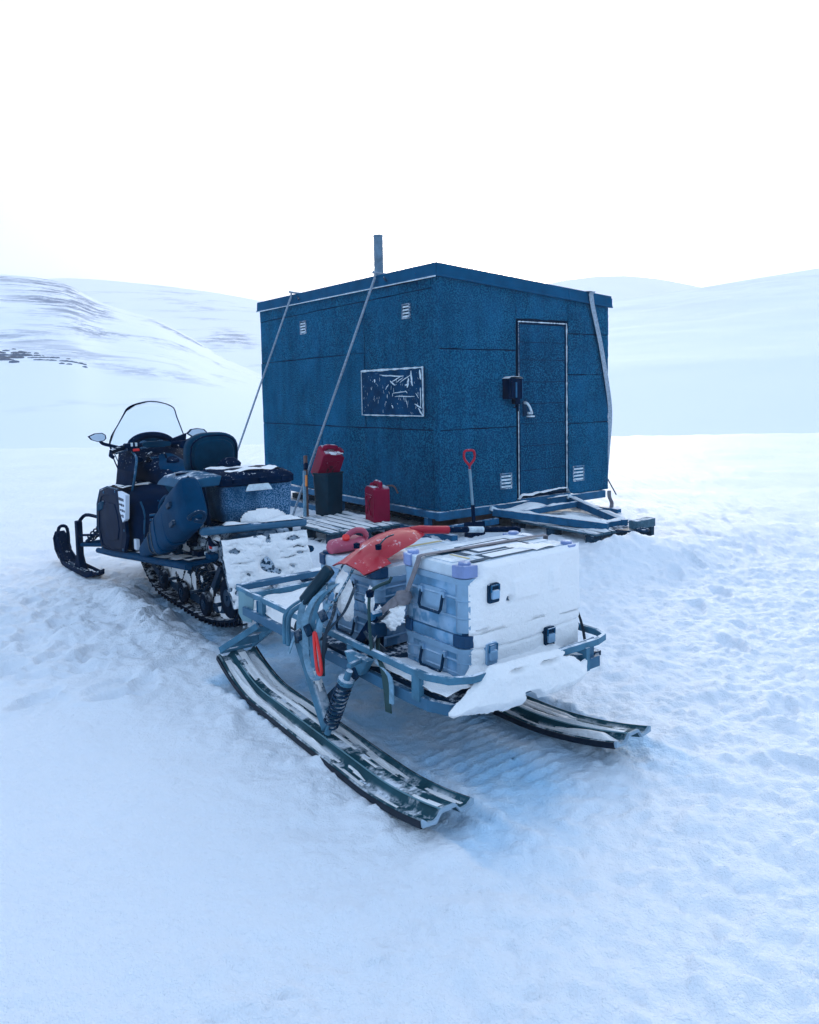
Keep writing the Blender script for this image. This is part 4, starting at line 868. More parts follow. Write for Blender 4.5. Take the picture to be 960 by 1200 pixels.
for pts, wd in (([(.07,.90,.66),(.02,.86,.58),(-.03,.85,.50),(-.04,.86,.40),(-.03,.88,.30)], .016), ([(.10,.97,.68),(.04,1.03,.58),(-.03,1.10,.50),(-.04,1.09,.40)], .018), ([(.10,.80,.70),(.04,.80,.60),(-.02,.84,.52),(-.035,.90,.45)], .014), ([(.06,.92,.62),(.01,.97,.5),(-.03,.96,.40),(-.02,.92,.36),(.01,.90,.44)], .018)):
    mb = MB(); mb.strap(smoothp([wl(*p) for p in pts], 5), wd, .004, (.75,-.66,.05)); P_(mb, 'dark_loop', m_webd, wb)
for p in ((-.045,.955,.50),(-.035,1.06,.45),(.0,.90,.57)):
    mb = MB(); mb.bar(wl(p[0]-.012,p[1]-.02,p[2]-.02), wl(p[0]-.012,p[1]+.015,p[2]+.02), .035, .016, (.6,.7,0)); P_(mb, 'buckle', m_steeld, wb, smooth=0, bevel=.004)
cb_ = MB(); pts = [(-.062,.897,.50),(-.066,.888,.46),(-.07,.874,.39),(-.07,.860,.335),(-.066,.845,.325),(-.062,.842,.345),(-.060,.856,.41),(-.058,.878,.47),(-.058,.890,.50)]
cb_.tube(smoothp([sw(*p) for p in pts+pts[:1]], 4)[:-1], .0075, 8, closed=True); cbo = cb_.build('carabiner', m_redb, None); tag(cbo, 'red carabiner clipped in the hanging webbing beside the sled rail', 'carabiner')
mb = MB(); mb.tube([sw(-.062,.868,.335), sw(-.055,.886,.47)], .006, 6); P_(mb, 'gate', m_frost, cbo)
mb = MB(); mb.tube([sw(.18,.63,.765), sw(.165,.632,.74)], .006, 6); mb.tube(smoothp([sw(.165,.632,.745), sw(.06,.62,.72), sw(.045,.615,.60), sw(.05,.612,.47)], 4), .0075, 6); o = mb.build('bungee_cord', m_green, None); tag(o, 'thin dark green cord hanging straight down the case side beside the sled post', 'cord')
mb = MB(); mb.lathe([(.0,-.02),(.016,-.014),(.018,.01),(.0,.02)], sw(.055,.62,.715), 8); P_(mb, 'cord_hook', m_black, o)
# bent tube lever with a dark pad
lv = thing('tension_lever', 'bent steel tube lever with a dark rubber grip standing up from the sled rail', 'lever', tuple(sw(.03,1.20,.44)), SL.a)
def ll(x, y, z): return Vector((x-.03, y-1.20, z-.44))
for d in (0, .035):
    mb = MB(); mb.tube(smoothp([ll(.04-d*.3,1.04+d,.615), ll(-.01,1.11+d,.57), ll(-.035,1.16+d,.52), ll(-.035,1.18+d,.44), ll(-.03,1.19+d,.365)], 5), .0125, 8); P_(mb, 'tube', m_frame, lv)
mb = MB(); mb.bar(ll(-.01,1.07,.595), ll(.07,.955,.765), .05, .055, (0,1,1)); P_(mb, 'grip', m_dgreen, lv, bevel=.014, smooth=50)
mb = MB(); mb.strap(smoothp([ll(.0,1.06,.60), ll(-.02,1.075,.54), ll(-.03,1.10,.46), ll(-.04,1.13,.40), ll(-.045,1.16,.34)], 4), .028, .004, (.3,.9,.2)); P_(mb, 'strap', m_web, lv)

# dark strap tail standing up behind the cases on the right
mb = MB(); mb.strap([sw(*p) for p in smoothp([(.97,.20,.36),(.965,.22,.48),(.95,.26,.60),(.935,.30,.73)], 4)], .03, .004, sw(.5,.85,0)-sw(0,0,0)); o = mb.build('strap_end', m_webd, None); tag(o, 'short dark strap end sticking up at the right rear corner of the sled', 'strap')

# ------------------------------------------------------------------ red shovel on the cases
sv = thing('snow_shovel', 'red-bladed snow shovel with a black shaft lying across the metal cases', 'shovel', tuple(sw(.45,.92,.80)), SL.a)
def vl(x, y, z): return Vector((x-.45, y-.92, z-.80))
cl = [(.60,.955,.872,.035,.01),(.54,.955,.893,.075,.035),(.46,.945,.898,.108,.050),(.36,.93,.886,.122,.052),(.26,.905,.860,.128,.046),(.17,.88,.826,.130,.036),(.10,.86,.793,.128,.026)]
rings = []
for x, y, z, hw_, dp in cl:
    top = []; bot = []
    for i in range(11):
        q = -1+2*i/10; yy = y+q*hw_; zz = z-dp*abs(q)**2.4+.006*math.exp(-(q/.12)**2)+.004*math.exp(-((abs(q)-.5)/.1)**2); top.append(vl(x-.10*q*0+.10*abs(q)*(hw_/.128 > 1.0), yy, zz)); bot.append(vl(x+.01, yy, zz-.006))
    rings.append(top+bot[::-1])
mb = MB(); mb.loft(rings); P_(mb, 'blade', m_red, sv, smooth=60)
mb = MB(); mb.tube([vl(.54,.95,.885), vl(.60,.945,.88), vl(.66,.935,.872), vl(.76,.915,.862)], [.016,.022,.021,.021], 12); P_(mb, 'socket', m_red, sv)
mb = MB(); mb.tube([vl(.74,.919,.864), vl(1.17,.83,.824)], .0155, 12); sh_ = P_(mb, 'shaft', m_black, sv)
mb = MB(); mb.tube([vl(.875,.891,.8515), vl(.965,.8725,.843)], .0162, 12); P_(mb, 'frost_band', m_frost, sh_)
mb = MB(); mb.bar(vl(1.16,.80,.826), vl(1.19,.86,.822), .03, .03); P_(mb, 'grip', m_black, sv, bevel=.008)
for x, y, z in ((.235,.80,.862),(.20,.925,.855)):
    mb = MB(); mb.lathe([(.0,-.012),(.014,-.01),(.016,.012),(.0,.018)], vl(x,y,z), 8); P_(mb, 'cord_knob', m_black, sv)
mb = MB(); mb.tube(smoothp([vl(.235,.80,.868), vl(.30,.83,.893), vl(.36,.85,.898)], 4), .004, 6); P_(mb, 'blade_cord', m_webd, sv)
# faded red jug behind the blade
jg = thing('plastic_jug', 'faded pinkish-red plastic jug with a loop handle, lying behind the shovel blade', 'jug', tuple(sw(.36,1.22,.764)), SL.a); jg.scale = (.80, .80, .80)
mb = MB(); mb.loft([[Vector((x, y+b, max(0, z+c))) for b, c in [(w__*math.cos(2*math.pi*i/14), h__*math.sin(2*math.pi*i/14)) for i in range(14)]] for x, y, z, w__, h__ in ((-.15,0,.035,.05,.032),(-.12,0,.045,.085,.043),(-.03,0,.048,.09,.046),(.05,0,.05,.085,.048),(.09,0,.045,.05,.040))]); P_(mb, 'body', m_redp, jg, smooth=60)
mb = MB(); mb.tube(smoothp([(-.05,-.02,.08),(-.03,-.03,.115),(.02,-.035,.135),(.08,-.03,.125),(.115,-.015,.085),(.10,0,.05)], 4), .019, 10); P_(mb, 'handle', m_redp, jg)
mb = MB(); mb.lathe([(.024,0),(.024,.02),(.02,.024)], (-.055,-.035,.09), 12, (-.3,-.6,.8)); P_(mb, 'cap', m_redb, jg)

# ------------------------------------------------------------------ snowmobile
def mw(x, y, z): q = SM.w(x, y); return Vector((q[0], q[1], z))
sm = thing('snowmobile', 'black two-seat touring snowmobile with tall windshield, parked at the left of the hut', 'snowmobile', (*SM.o, 0), SM.a)
def sup(hw_, z0, z1, y, n=24, p=3.2, cx=0., tilt=0.):
    zc, hz = (z0+z1)/2, (z1-z0)/2; o = []
    for i in range(n):
        a = 2*math.pi*i/n; c, s_ = math.cos(a), math.sin(a)
        zz = hz*math.copysign(abs(s_)**(2/p), s_)
        o.append(Vector((cx+hw_*math.copysign(abs(c)**(2/p), c), y+tilt*zz, zc+zz)))
    return o
# --- track, slide rails and wheels
def lerp_path(P, step):
    o = [Vector(P[0])]; 
    P = [Vector(p) for p in P]+[Vector(P[0])]; acc = 0; last = o[0]
    for i in range(len(P)-1):
        a, b = P[i], P[i+1]; L0 = (b-a).length; d = 0
        while acc+(L0-d) >= step:
            d += step-acc; acc = 0; o.append(a+(b-a)*(d/L0))
        acc += L0-d
    return o
loop = smoothp([(0,.1,.02),(0,.55,.015),(0,1.05,.02),(0,1.32,.10),(0,1.55,.25),(0,1.66,.40),(0,1.58,.50),(0,1.3,.52),(0,.6,.50),(0,-.2,.47),(0,-.50,.43),(0,-.66,.32),(0,-.62,.17),(0,-.42,.10),(0,-.15,.045),(0,.1,.02)], 6)[:-1]
mb = MB(); mb.sweep(loop, [(-.215,-.010),(.215,-.010),(.215,.010),(-.215,.010)], (0,0,1), closed=True) if False else None
k = len(loop); rings = []
for i, p in enumerate(loop):
    d = (loop[(i+1) % k]-loop[i-1]).normalized(); nn = Vector((0, d.z, -d.y))     # outward
    rings.append([p+Vector((-.215,0,0))+nn*.008, p+Vector((.215,0,0))+nn*.008, p+Vector((.215,0,0))-nn*.008, p+Vector((-.215,0,0))-nn*.008])
mb = MB(); mb.loft(rings+[rings[0]], cap=False); track = mb.build('track', m_rubber, sm, smooth=40)
L1 = MB(); L1.prism([(-.011,0),(.011,0),(.007,.032),(-.007,.032)], 'x', -.205, .205); lug0 = L1.build('track_lug', m_rubber, track, smooth=0)
first = True
for p in lerp_path(loop, .078):
    j = min(range(k), key=lambda q: (loop[q]-p).length); d = (loop[(j+1) % k]-loop[j-1]).normalized(); nn = Vector((0, d.z, -d.y))
    ang = math.atan2(-nn.y, nn.z)
    o = lug0 if first else rep(lug0, (0,0,0)); first = False
    o.location = p+nn*.008; o.rotation_euler = (ang, 0, 0)
for x in (-.15,.15):
    mb = MB(); mb.sweep(smoothp([(x,-.55,.20),(x,-.1,.115),(x,.5,.10),(x,1.05,.105),(x,1.35,.20),(x,1.5,.34)], 4), [(-.012,-.03),(.012,-.03),(.012,.03),(-.012,.03)]); mb.build('slide_rail', m_steeld, sm, smooth=30)
def wheel(x, y, z, r, name='idler_wheel'):
    mb = MB(); mb.lathe([(r*.4,-.016),(r*.92,-.018),(r,-.010),(r,.010),(r*.92,.018),(r*.4,.016)], (x,y,z), 18, (1,0,0)); w_ = mb.build(name, m_rubber, sm, smooth=40)
    mb = MB(); mb.lathe([(r*.42,-.022),(r*.42,.022)], (x,y,z), 12, (1,0,0)); mb.lathe([(.018,-.03),(.018,.03)], (x,y,z), 8, (1,0,0)); mb.build('hub', m_steeld, w_)
for x in (-.19,.19):
    wheel(x,-.47,.265,.135); wheel(x,-.02,.125,.085); wheel(x,.45,.115,.085); wheel(x,.92,.125,.085); wheel(x,1.38,.34,.10)
for x in (-.13,.13):
    for a, b in (((x,.05,.14),(x,-.22,.44)), ((x,.75,.14),(x,1.05,.46)), ((x,.35,.12),(x,.62,.42))):
        mb = MB(); mb.bar(a, b, .035, .05, (0,1,1)); mb.build('suspension_arm', m_steeld, sm, smooth=0, bevel=.005)
mb = MB(); mb.spring((-.10,.12,.16),(-.10,.45,.42), .04, .008, 9); mb.build('rear_spring', m_steeld, sm)
for y in (-.25,.2,.7): mb = MB(); mb.tube([(-.22,y,.17),(.22,y,.17)], .014, 8); mb.build('cross_shaft', m_steeld, sm)
P_(crust(lambda u, v: .07*(fbm(u*6,v*6,3,3)-.50), -.50, 1.0, .10, .34, 110, 20, lambda u, v, t: (-.150-t*1.2, u, v-.03)), 'suspension_snow', m_crust, sm, smooth=75, kind='stuff')
P_(crust(lambda u, v: .09*(fbm(u*8,v*8,13,3)-.40), -.2, .2, .12, .40, 26, 20, lambda u, v, t: (u, -.66+.08*(v-.12)*0-t-.035, v)), 'track_snow', m_crust, sm, smooth=75, kind='stuff')
# --- tunnel, boards, flap, rack
mb = MB(); mb.prism([(-.235,.50),(-.235,.60),(-.17,.70),(.17,.70),(.235,.60),(.235,.50)], 'y', -.62, 1.1); mb.build('tunnel', m_flapsnow, sm, smooth=0, bevel=.008)
for s_ in (-1,1):
    mb = MB(); mb.loft([[Vector((s_*.235,1.72,.27)),Vector((s_*.50,1.66,.265)),Vector((s_*.50,1.66,.30)),Vector((s_*.235,1.72,.30))],[Vector((s_*.235,.5,.40)),Vector((s_*.48,.5,.39)),Vector((s_*.48,.5,.42)),Vector((s_*.235,.5,.43))],[Vector((s_*.235,-.40,.50)),Vector((s_*.43,-.40,.485)),Vector((s_*.43,-.40,.515)),Vector((s_*.235,-.40,.53))]]); rb_ = mb.build('running_board', m_navy, sm, smooth=0, bevel=.01)
    mb = MB(); mb.tube([(s_*.50,1.70,.275),(s_*.50,1.2,.325),(s_*.485,.5,.405),(s_*.435,-.42,.495)], .024, 8); mb.build('board_rail', m_navy, rb_)
    P_(crust(lambda u, v: .03*(fbm(u*5,v*20,23,3)-.42)*sst(0,.2,v)*sst(1,.8,v), -.38, 1.0, 0, 1, 60, 6, lambda u, v, t: (s_*(.25+.2*v), u, .53-.108*(u+.4)/.9+t if u < .5 else .432-.108*(u-.5)+t)), 'board_snow', m_crust, rb_, smooth=75, kind='stuff')
mb = MB(); mb.loft([[Vector((x, y, z)) for x in (-.30,.28)]+[Vector((x, y-.012, z)) for x in (.28,-.30)] for y, z in ((-.62,.68),(-.66,.52),(-.73,.38),(-.80,.285))]); flap = mb.build('snow_flap', m_flapsnow, sm, smooth=40)
def flap_th(u, v):
    t = .016+.030*(fbm(u*7, v*7, 6, 4)-.40)
    for a, b, ra, rb, h in ((-.02,.20,.045,.05,.05),(.035,.24,.03,.02,.05),(-.22,.085,.04,.014,.05),(.19,.05,.06,.018,.05),(.22,.11,.05,.008,.04),(.15,.17,.06,.006,.035),(-.24,.33,.03,.03,.05),(-.1,.30,.09,.008,.03),(-.18,.16,.05,.006,.03),(.23,.155,.03,.01,.04)):
        t = t-h*np.exp(-(((u-a+.02*(fbm(v*20,u*20,4,2)-.5))/ra)**2+((v-b+.03*(fbm(u*16,v*9,8,2)-.5))/rb)**2))
    return t-.10*np.clip(fbm(u*13,v*17,9,3)-.60, 0, 1)
def flap_p(u, v, t):
    y = np.interp(v, [0,.16,.31,.42], [-.62,-.66,-.73,-.80])-.013; return (u, y-t, .68-v*.94)
P_(crust(flap_th, -.30, .285, .0, .42, 150, 110, flap_p), 'flap_snow', m_crust, flap, smooth=75, kind='stuff')
mb = MB(); mb.bar((-.40,-.56,.735),(.33,-.56,.715), .05, .05); mb.build('rear_bumper', m_purple, sm, smooth=0, bevel=.014)
snowline([(-.25,-.56,.760),(.30,-.56,.745)], .05, .03, 'bumper_snow', sm, 31, .32)
for x in (-.24,.24): mb = MB(); mb.tube([(x,-.56,.73),(x,.2,.74),(x,.45,.66)], .018, 8); mb.build('rack_tube', m_black, sm)
for y in (-.3,0.): mb = MB(); mb.bar((-.26,y,.74),(.26,y,.735), .05, .02); mb.build('rack_slat', m_black, sm, smooth=0, bevel=.004)
mb = MB(); mb.prism(rrect(-.42,-.31,.565,.625,.02,3), 'x', -.262, -.236); rl_ = mb.build('lamp_housing', m_stick, sm, smooth=0, bevel=.004)
mb = MB(); mb.prism(rrect(-.385,-.345,.58,.612,.012,3), 'x', -.270, -.262); mb.build('red_reflector', m_redb, rl_, smooth=0)
# --- seat and backrests
mb = MB(); mb.loft([sup(h, a, b, y, 20, 3.5) for y, h, a, b in ((-.30,.19,.72,.92),(-.1,.20,.72,.97),(.25,.20,.70,.97),(.55,.19,.68,.92),(.95,.17,.66,.90),(1.15,.12,.70,.92))]); mb.build('seat', m_seat, sm, smooth=60)
mb = MB(); cx_ = -.04
def backring(y, sc, dz=0):
    pts = []
    for i in range(28):
        a = 2*math.pi*i/28; c, s_ = math.cos(a), math.sin(a); hw_ = .185*(1.05 if s_ < 0 else 1.05-.28*max(0, s_)**2.5)
        pts.append(Vector((cx_+sc*hw_*math.copysign(abs(c)**.55, c), y-.18*(s_*.155), 1.158+dz+sc*.158*math.copysign(abs(s_)**.6, s_))))
    return pts
mb.loft([backring(.235,.80), backring(.225,.94), backring(.19,1.0), backring(.14,1.0), backring(.115,.95), backring(.108,.80)]); bk = mb.build('backrest', m_seat, sm, smooth=60)
mb = MB(); mb.loft([backring(.112,.78,-.012), backring(.098,.74,-.012), backring(.096,.70,-.012)]); mb.build('back_panel', m_seat, bk, smooth=25)
mb = MB(); mb.tube([backring(.106,.87)[i] for i in range(28)], .006, 6, closed=True); mb.build('seam_piping', m_black, bk)
for x in (-.14,.07): mb = MB(); mb.bar((x,.17,.92),(x,.18,1.06), .04, .03, (0,1,0)); mb.build('backrest_post', m_black, sm, smooth=0, bevel=.006)
# grey side pod beside the lid
mb = MB(); mb.loft([[Vector((-.44,y,z0)),Vector((-.24,y,z0+.005)),Vector((-.22,y,z1+.012)),Vector((-.30,y,z1+.012)),Vector((-.42,y,z1-.012))] for y, z0, z1 in ((-.50,1.0,1.055),(-.2,.985,1.06),(.05,.975,1.05),(.16,.97,1.01))]); pod = mb.build('side_pod', m_greyp, sm, smooth=30, bevel=.008)
mb = MB(); mb.box(-.40,-.27,-.155,-.135,1.052,1.068); mb.build('pod_slot', m_black, pod, smooth=0)
for a, b in (((-.34,.05,.98),(-.28,.2,.74)), ((-.33,-.42,1.0),(-.27,-.35,.74))):
    mb = MB(); mb.bar(a, b, .03, .05, (0,1,0)); mb.build('pod_bracket', m_black, pod, smooth=0, bevel=.005)
# --- cowl
mb = MB(); mb.loft([sup(h, a, b, y, 32, p) for y, h, a, b, p in ((.60,.30,.42,.78,3.5),(.66,.40,.33,.83,4.5),(.95,.455,.29,.88,4.2),(1.3,.475,.26,.89,4),(1.62,.475,.23,.84,4),(1.85,.44,.26,.74,3.4),(2.02,.36,.33,.64,3),(2.10,.22,.38,.56,2.6))]); cowl = mb.build('cowl', m_blackgl, sm, smooth=50)
for s_ in (-1,1):      # proud side panels with a stepped hexagon pressing
    A = [(1.86,.44),(1.80,.66),(1.62,.80),(1.32,.855),(1.00,.86),(.86,.72),(.80,.52),(.90,.36),(1.30,.29),(1.68,.28)]
    def ring(sc, x): 
        c = (1.30,.575); return [Vector((s_*(x-.06*max(0,(yy-1.45))), yy, zz)) for yy, zz in [(c[0]+(a-c[0])*sc, c[1]+(b-c[1])*sc) for a, b in A]]
    mb = MB(); mb.loft([ring(1.0,.468), ring(.985,.490), ring(.80,.496), ring(.785,.488), ring(.56,.484), ring(.545,.490), ring(.2,.491)]); sp_ = mb.build('side_panel', m_blackgl, cowl, smooth=28)
    mb = MB(); mb.tube([v+Vector((s_*.012,0,.004)) for v in ring(1.0,.478)[0:5]], .005, 6); mb.build('panel_trim', m_greyp, sp_)  # trim in lighter grey: the specular outline is put into its colour
mb = MB(); mb.prism([(.74,.845),(.955,.855),(.93,.70),(.86,.625),(.78,.66)], 'x', -.500, -.470); stk = mb.build('warning_sticker', m_stick, cowl, smooth=0)
r3 = random.Random(5)
for k_ in range(4):
    for c in range(3):
        y = .79+.05*c+.01*(3-k_); z = .80-.042*k_
        if c == 0 and k_ > 2: continue
        mb = MB(); a = .014+r3.random()*.008; b = .006+r3.random()*.006; mb.box(-.502,-.499,y-a,y+a,z-b,z+b); mb.build('sticker_print', m_print, stk, smooth=0)
mb = MB(); mb.prism(rrect(.73,.80,.42,.50,.01,2), 'x', -.44, -.415); mb.build('small_sticker', m_stick, cowl, smooth=0)
P_(crust(lambda u, v: (fbm(u*6,v*6,3,3)-.42)*.03, 1.05, 1.75, -.44, -.18, 40, 14, lambda u, v, t: (v, u, np.interp(u,[.95,1.3,1.62,1.85],[.88,.885,.842,.742])-.16*max(0,-v-.36)-.008+t)), 'cowl_snow', m_crust, cowl, smooth=75, kind='stuff')
for k_ in range(4):
    mb = MB(); mb.bar((-.488,1.50+.05*k_,.72-.012*k_),(-.484,1.54+.05*k_,.655-.012*k_), .012, .016, (1,0,0)); mb.build('louvre', m_greyp, cowl, smooth=0)
for y, z in ((.92,.40),(1.25,.32),(1.62,.31),(1.78,.45),(1.72,.66),(1.45,.80),(1.08,.84),(.86,.56)):
    mb = MB(); mb.lathe([(.011,0),(.011,.004),(.0,.007)], (-.490+.06*max(0,y-1.45),y,z), 8, (-1,0,0)); mb.build('screw', m_steel, cowl)
mb = MB(); mb.tube(smoothp([(-.42,.64,.80),(-.40,.62,.70),(-.41,.62,.52),(-.38,.63,.36)], 4), .007, 6); mb.build('panel_trim', m_greyp, cowl)
mb = MB(); mb.tube(smoothp([(-.30,.62,.80),(-.22,.61,.74),(-.15,.60,.62),(-.20,.60,.48)], 4), .007, 6); mb.build('panel_trim', m_navy, cowl)
for k_ in range(3): mb = MB(); mb.box(-.37,-.25,.592,.602,.62+.035*k_,.634+.035*k_); mb.build('heat_slot', m_steel, cowl, smooth=0)
# knee flares, console, dash
mb = MB(); mb.loft([sup(h, a, b, y, 20, 3) for y, h, a, b in ((.80,.12,.74,.90),(1.0,.18,.74,1.0),(1.3,.24,.80,1.08),(1.55,.30,.80,1.16),(1.75,.30,.80,1.12),(1.95,.24,.72,.92),(2.05,.14,.66,.78))]); con = mb.build('console', m_black, sm, smooth=50)
for s_ in (-1,1):
    mb = MB(); mb.loft([[Vector((s_*.36,1.05,.85)),Vector((s_*.42,1.30,.86)),Vector((s_*.42,1.34,.87)),Vector((s_*.35,1.07,.87))],
                        [Vector((s_*.35,1.00,.98)),Vector((s_*.40,1.34,1.0)),Vector((s_*.385,1.38,1.0)),Vector((s_*.335,1.03,.985))],
                        [Vector((s_*.30,1.12,1.08)),Vector((s_*.36,1.45,1.10)),Vector((s_*.34,1.48,1.10)),Vector((s_*.285,1.15,1.085))],
                        [Vector((s_*.27,1.35,1.12)),Vector((s_*.31,1.58,1.16)),Vector((s_*.30,1.60,1.16)),Vector((s_*.26,1.37,1.125))]]); kf = mb.build('knee_flare', m_black, sm, smooth=40, bevel=.008)
    mb = MB(); mb.tube(smoothp([(s_*.375,1.02,.84),(s_*.365,.99,.92),(s_*.345,1.01,1.0),(s_*.30,1.13,1.09),(s_*.272,1.35,1.125)], 4), .010, 6); mb.build('flare_edge', m_greyp, kf)  # lighter line painted as the highlight along the flare
mb = MB(); mb.loft([sup(h, a, b, y, 20, 2.6) for y, h, a, b in ((.95,.10,.86,.98),(1.05,.15,.86,1.04),(1.2,.15,.9,1.06),(1.32,.09,.96,1.10))]); mb.build('tank_cover', m_navy, sm, smooth=60)
mb = MB(); mb.lathe([(.05,0),(.05,.03),(.04,.04)], (-.02,1.10,1.035), 14, (0,-.5,1)); mb.build('fuel_cap', m_black, sm)
mb = MB()
arc = [(-.26,1.50,1.12),(-.23,1.52,1.19),(-.16,1.53,1.235),(-.06,1.535,1.25),(.04,1.53,1.235),(.11,1.52,1.19),(.14,1.50,1.12)]
mb.tube(smoothp(arc, 5), .030, 10); pod2 = mb.build('gauge_hood', m_black, sm)
mb = MB(); mb.prism([(-.23,1.10),(-.21,1.18),(-.13,1.225),(-.06,1.235),(.02,1.225),(.09,1.18),(.11,1.10)], 'y', 1.52, 1.58); mb.build('gauge_panel', m_seat, pod2, smooth=0)
for x in (-.13,.01): mb = MB(); mb.lathe([(.05,0),(.05,.012),(.046,.014)], (x,1.522,1.165), 20, (0,-1,.1)); g_ = mb.build('gauge', m_black, pod2); mb = MB(); mb.lathe([(.043,0),(.043,.003)], (x,1.507,1.166), 20, (0,-1,.1)); mb.build('gauge_face', m_frbox, g_)
# vents and cables inside the dash
for x, z in ((-.25,1.06),(-.12,1.05)): mb = MB(); mb.loft([sup(.055,z-.028,z+.03,1.30,14,2.4,x), sup(.045,z-.02,z+.024,1.275,14,2.4,x)]); mb.build('dash_vent', m_frbox if x > -.2 else m_black, con, smooth=40)
for i in range(14):
    x = r3.uniform(-.16,.26); z = r3.uniform(.93,1.12); mb = MB(); mb.tube(smoothp([(x,1.28,z),(x+r3.uniform(-.05,.05),1.22,z-.03),(x+r3.uniform(-.08,.08),1.3,z-.10)], 4), r3.uniform(.006,.012), 6); mb.build('cable', m_rubber, con)
# --- handlebar
mb = MB(); mb.tube(smoothp([(-.45,1.27,1.145),(-.36,1.31,1.165),(-.22,1.36,1.178),(-.05,1.38,1.175),(.12,1.36,1.178),(.22,1.31,1.165),(.30,1.27,1.145)], 4), .016, 8); hb = mb.build('handlebar', m_black, sm)
for a, b in (((-.46,1.265,1.14),(-.35,1.315,1.168)), ((.31,1.265,1.14),(.20,1.315,1.168))):
    mb = MB(); mb.tube([a, Vector(a).lerp(Vector(b),.5), b], [.021,.024,.021], 10); mb.build('grip', m_rubber, hb)
mb = MB(); mb.tube([(-.46,1.262,1.138),(-.475,1.22,1.115),(-.46,1.20,1.10)], .016, 8); mb.build('bar_hook', m_black, hb)
for x in (-.30,.16): mb = MB(); mb.prism(rrect(x-.045,x+.045,1.135,1.20,.012,2), 'y', 1.28, 1.35); mb.build('switch_block', m_black, hb, smooth=0, bevel=.005)
mb = MB(); mb.loft([sup(.12,1.155,1.205,y,16,3,-.07) for y in (1.33,1.40)]); mb.build('bar_pad', m_seat, hb, smooth=40)
mb = MB(); mb.box(-.285,-.235,1.262,1.284,1.135,1.155); mb.build('kill_switch', m_redb, hb, bevel=.004)
mb = MB(); mb.box(-.30,-.285,1.27,1.285,1.175,1.205); mb.box(-.265,-.25,1.27,1.285,1.175,1.205); mb.build('switch_button', m_frost, hb, smooth=0)
for s_, x in ((-1,-.32),(1,.18)): mb = MB(); mb.tube([(x,1.33,1.16),(x-.02*s_*-1,1.24,1.15),(x+s_*.12,1.20,1.13)], .008, 6); mb.build('brake_lever', m_steeld, hb)
mb = MB(); mb.loft([[Vector((x,1.40,z)) for x, z in ((.06,1.16),(.20,1.18),(.21,1.26),(.09,1.22))],[Vector((x,1.43,z)) for x, z in ((.06,1.16),(.20,1.18),(.21,1.26),(.09,1.22))]]); mb.build('hand_guard', m_black, hb, smooth=0, bevel=.006)
# --- windshield
WS = [(-.355,1.66,1.25),(-.30,1.645,1.345),(-.255,1.63,1.43),(-.222,1.62,1.485),(-.15,1.61,1.52),(-.03,1.605,1.54),(.09,1.61,1.52),(.175,1.62,1.478),(.205,1.635,1.40),(.245,1.655,1.30),(.285,1.68,1.20)]
BS = [(-.36,1.72,1.18),(-.34,1.76,1.15),(-.30,1.80,1.12),(-.24,1.84,1.10),(-.14,1.87,1.09),(-.03,1.88,1.085),(.08,1.87,1.09),(.17,1.84,1.10),(.22,1.80,1.12),(.26,1.76,1.14),(.285,1.70,1.18)]
rows = []
for q in np.linspace(0, 1, 7):
    rows.append([Vector(b).lerp(Vector(t), q)+Vector((0,.05*math.sin(math.pi*q)*(1-((i-5)/5)**2),0)) for i, (b, t) in enumerate(zip(BS, WS))])
mb = MB(); vv = [v for r_ in rows for v in r_]+[v+Vector((0,.004,0)) for r_ in rows for v in r_]; n_ = 11; o1 = 77; ff = []
for i in range(6):
    for j in range(10):
        ff.append((i*n_+j, i*n_+j+1, (i+1)*n_+j+1, (i+1)*n_+j)); ff.append((o1+i*n_+j, o1+(i+1)*n_+j, o1+(i+1)*n_+j+1, o1+i*n_+j+1))
bd = [j for j in range(11)]+[i*n_+10 for i in range(1,7)]+[6*n_+j for j in range(9,-1,-1)]+[i*n_ for i in range(5,0,-1)]
for a, b in zip(bd, bd[1:]+bd[:1]): ff.append((a, b, b+o1, a+o1))
mb.add(vv, ff); wsd = mb.build('windshield', m_glass, sm, smooth=60)
mb = MB(); mb.tube(smoothp([BS[0]]+WS+[BS[-1]], 4), .0052, 6); mb.build('windshield_trim', m_black, wsd)
mb = MB(); mb.tube(smoothp([(-.36,1.72,1.18),(-.335,1.70,1.05),(-.29,1.70,.93),(-.25,1.74,.86)], 4), .006, 6); mb.build('windshield_trim', m_black, wsd)
mb = MB(); mb.strap([(-.36,1.72,1.18),(-.33,1.66,1.08),(-.30,1.62,.98),(-.27,1.60,.90)], .07, .004, (.3,1,.0)); mb.build('wind_deflector', m_greyp, wsd)
# --- mirrors
for pts, cx, s_ in (([(-.555,.012),(-.50,.036),(-.44,.038),(-.415,.02),(-.41,-.01),(-.43,-.030),(-.48,-.036),(-.53,-.018)], -.48, -1), ([(.28,.0),(.32,.038),(.38,.044),(.44,.034),(.47,.0),(.42,-.026),(.33,-.034)], .37, 1)):
    zc = 1.245; ring = lambda y, sc: [Vector((cx+(a-cx)*sc, y, zc+b*sc)) for a, b in pts]
    mb = MB(); mb.loft([ring(1.60,.97), ring(1.60,1.0), ring(1.63,1.0), ring(1.66,.8), ring(1.68,.4)]); mi = mb.build('mirror', m_black, sm, smooth=40)
    mb = MB(); mb.loft([ring(1.5985,.86), ring(1.5965,.86)]); mb.build('mirror_glass', m_mirror, mi, smooth=0)
    mb = MB(); mb.tube(smoothp([(cx+s_*-.02,1.63,1.22),(cx-s_*.05,1.64,1.19),(cx-s_*.11,1.62,1.17),(s_*.24,1.58,1.13)], 4), .014, 8); mb.build('mirror_arm', m_black, mi)
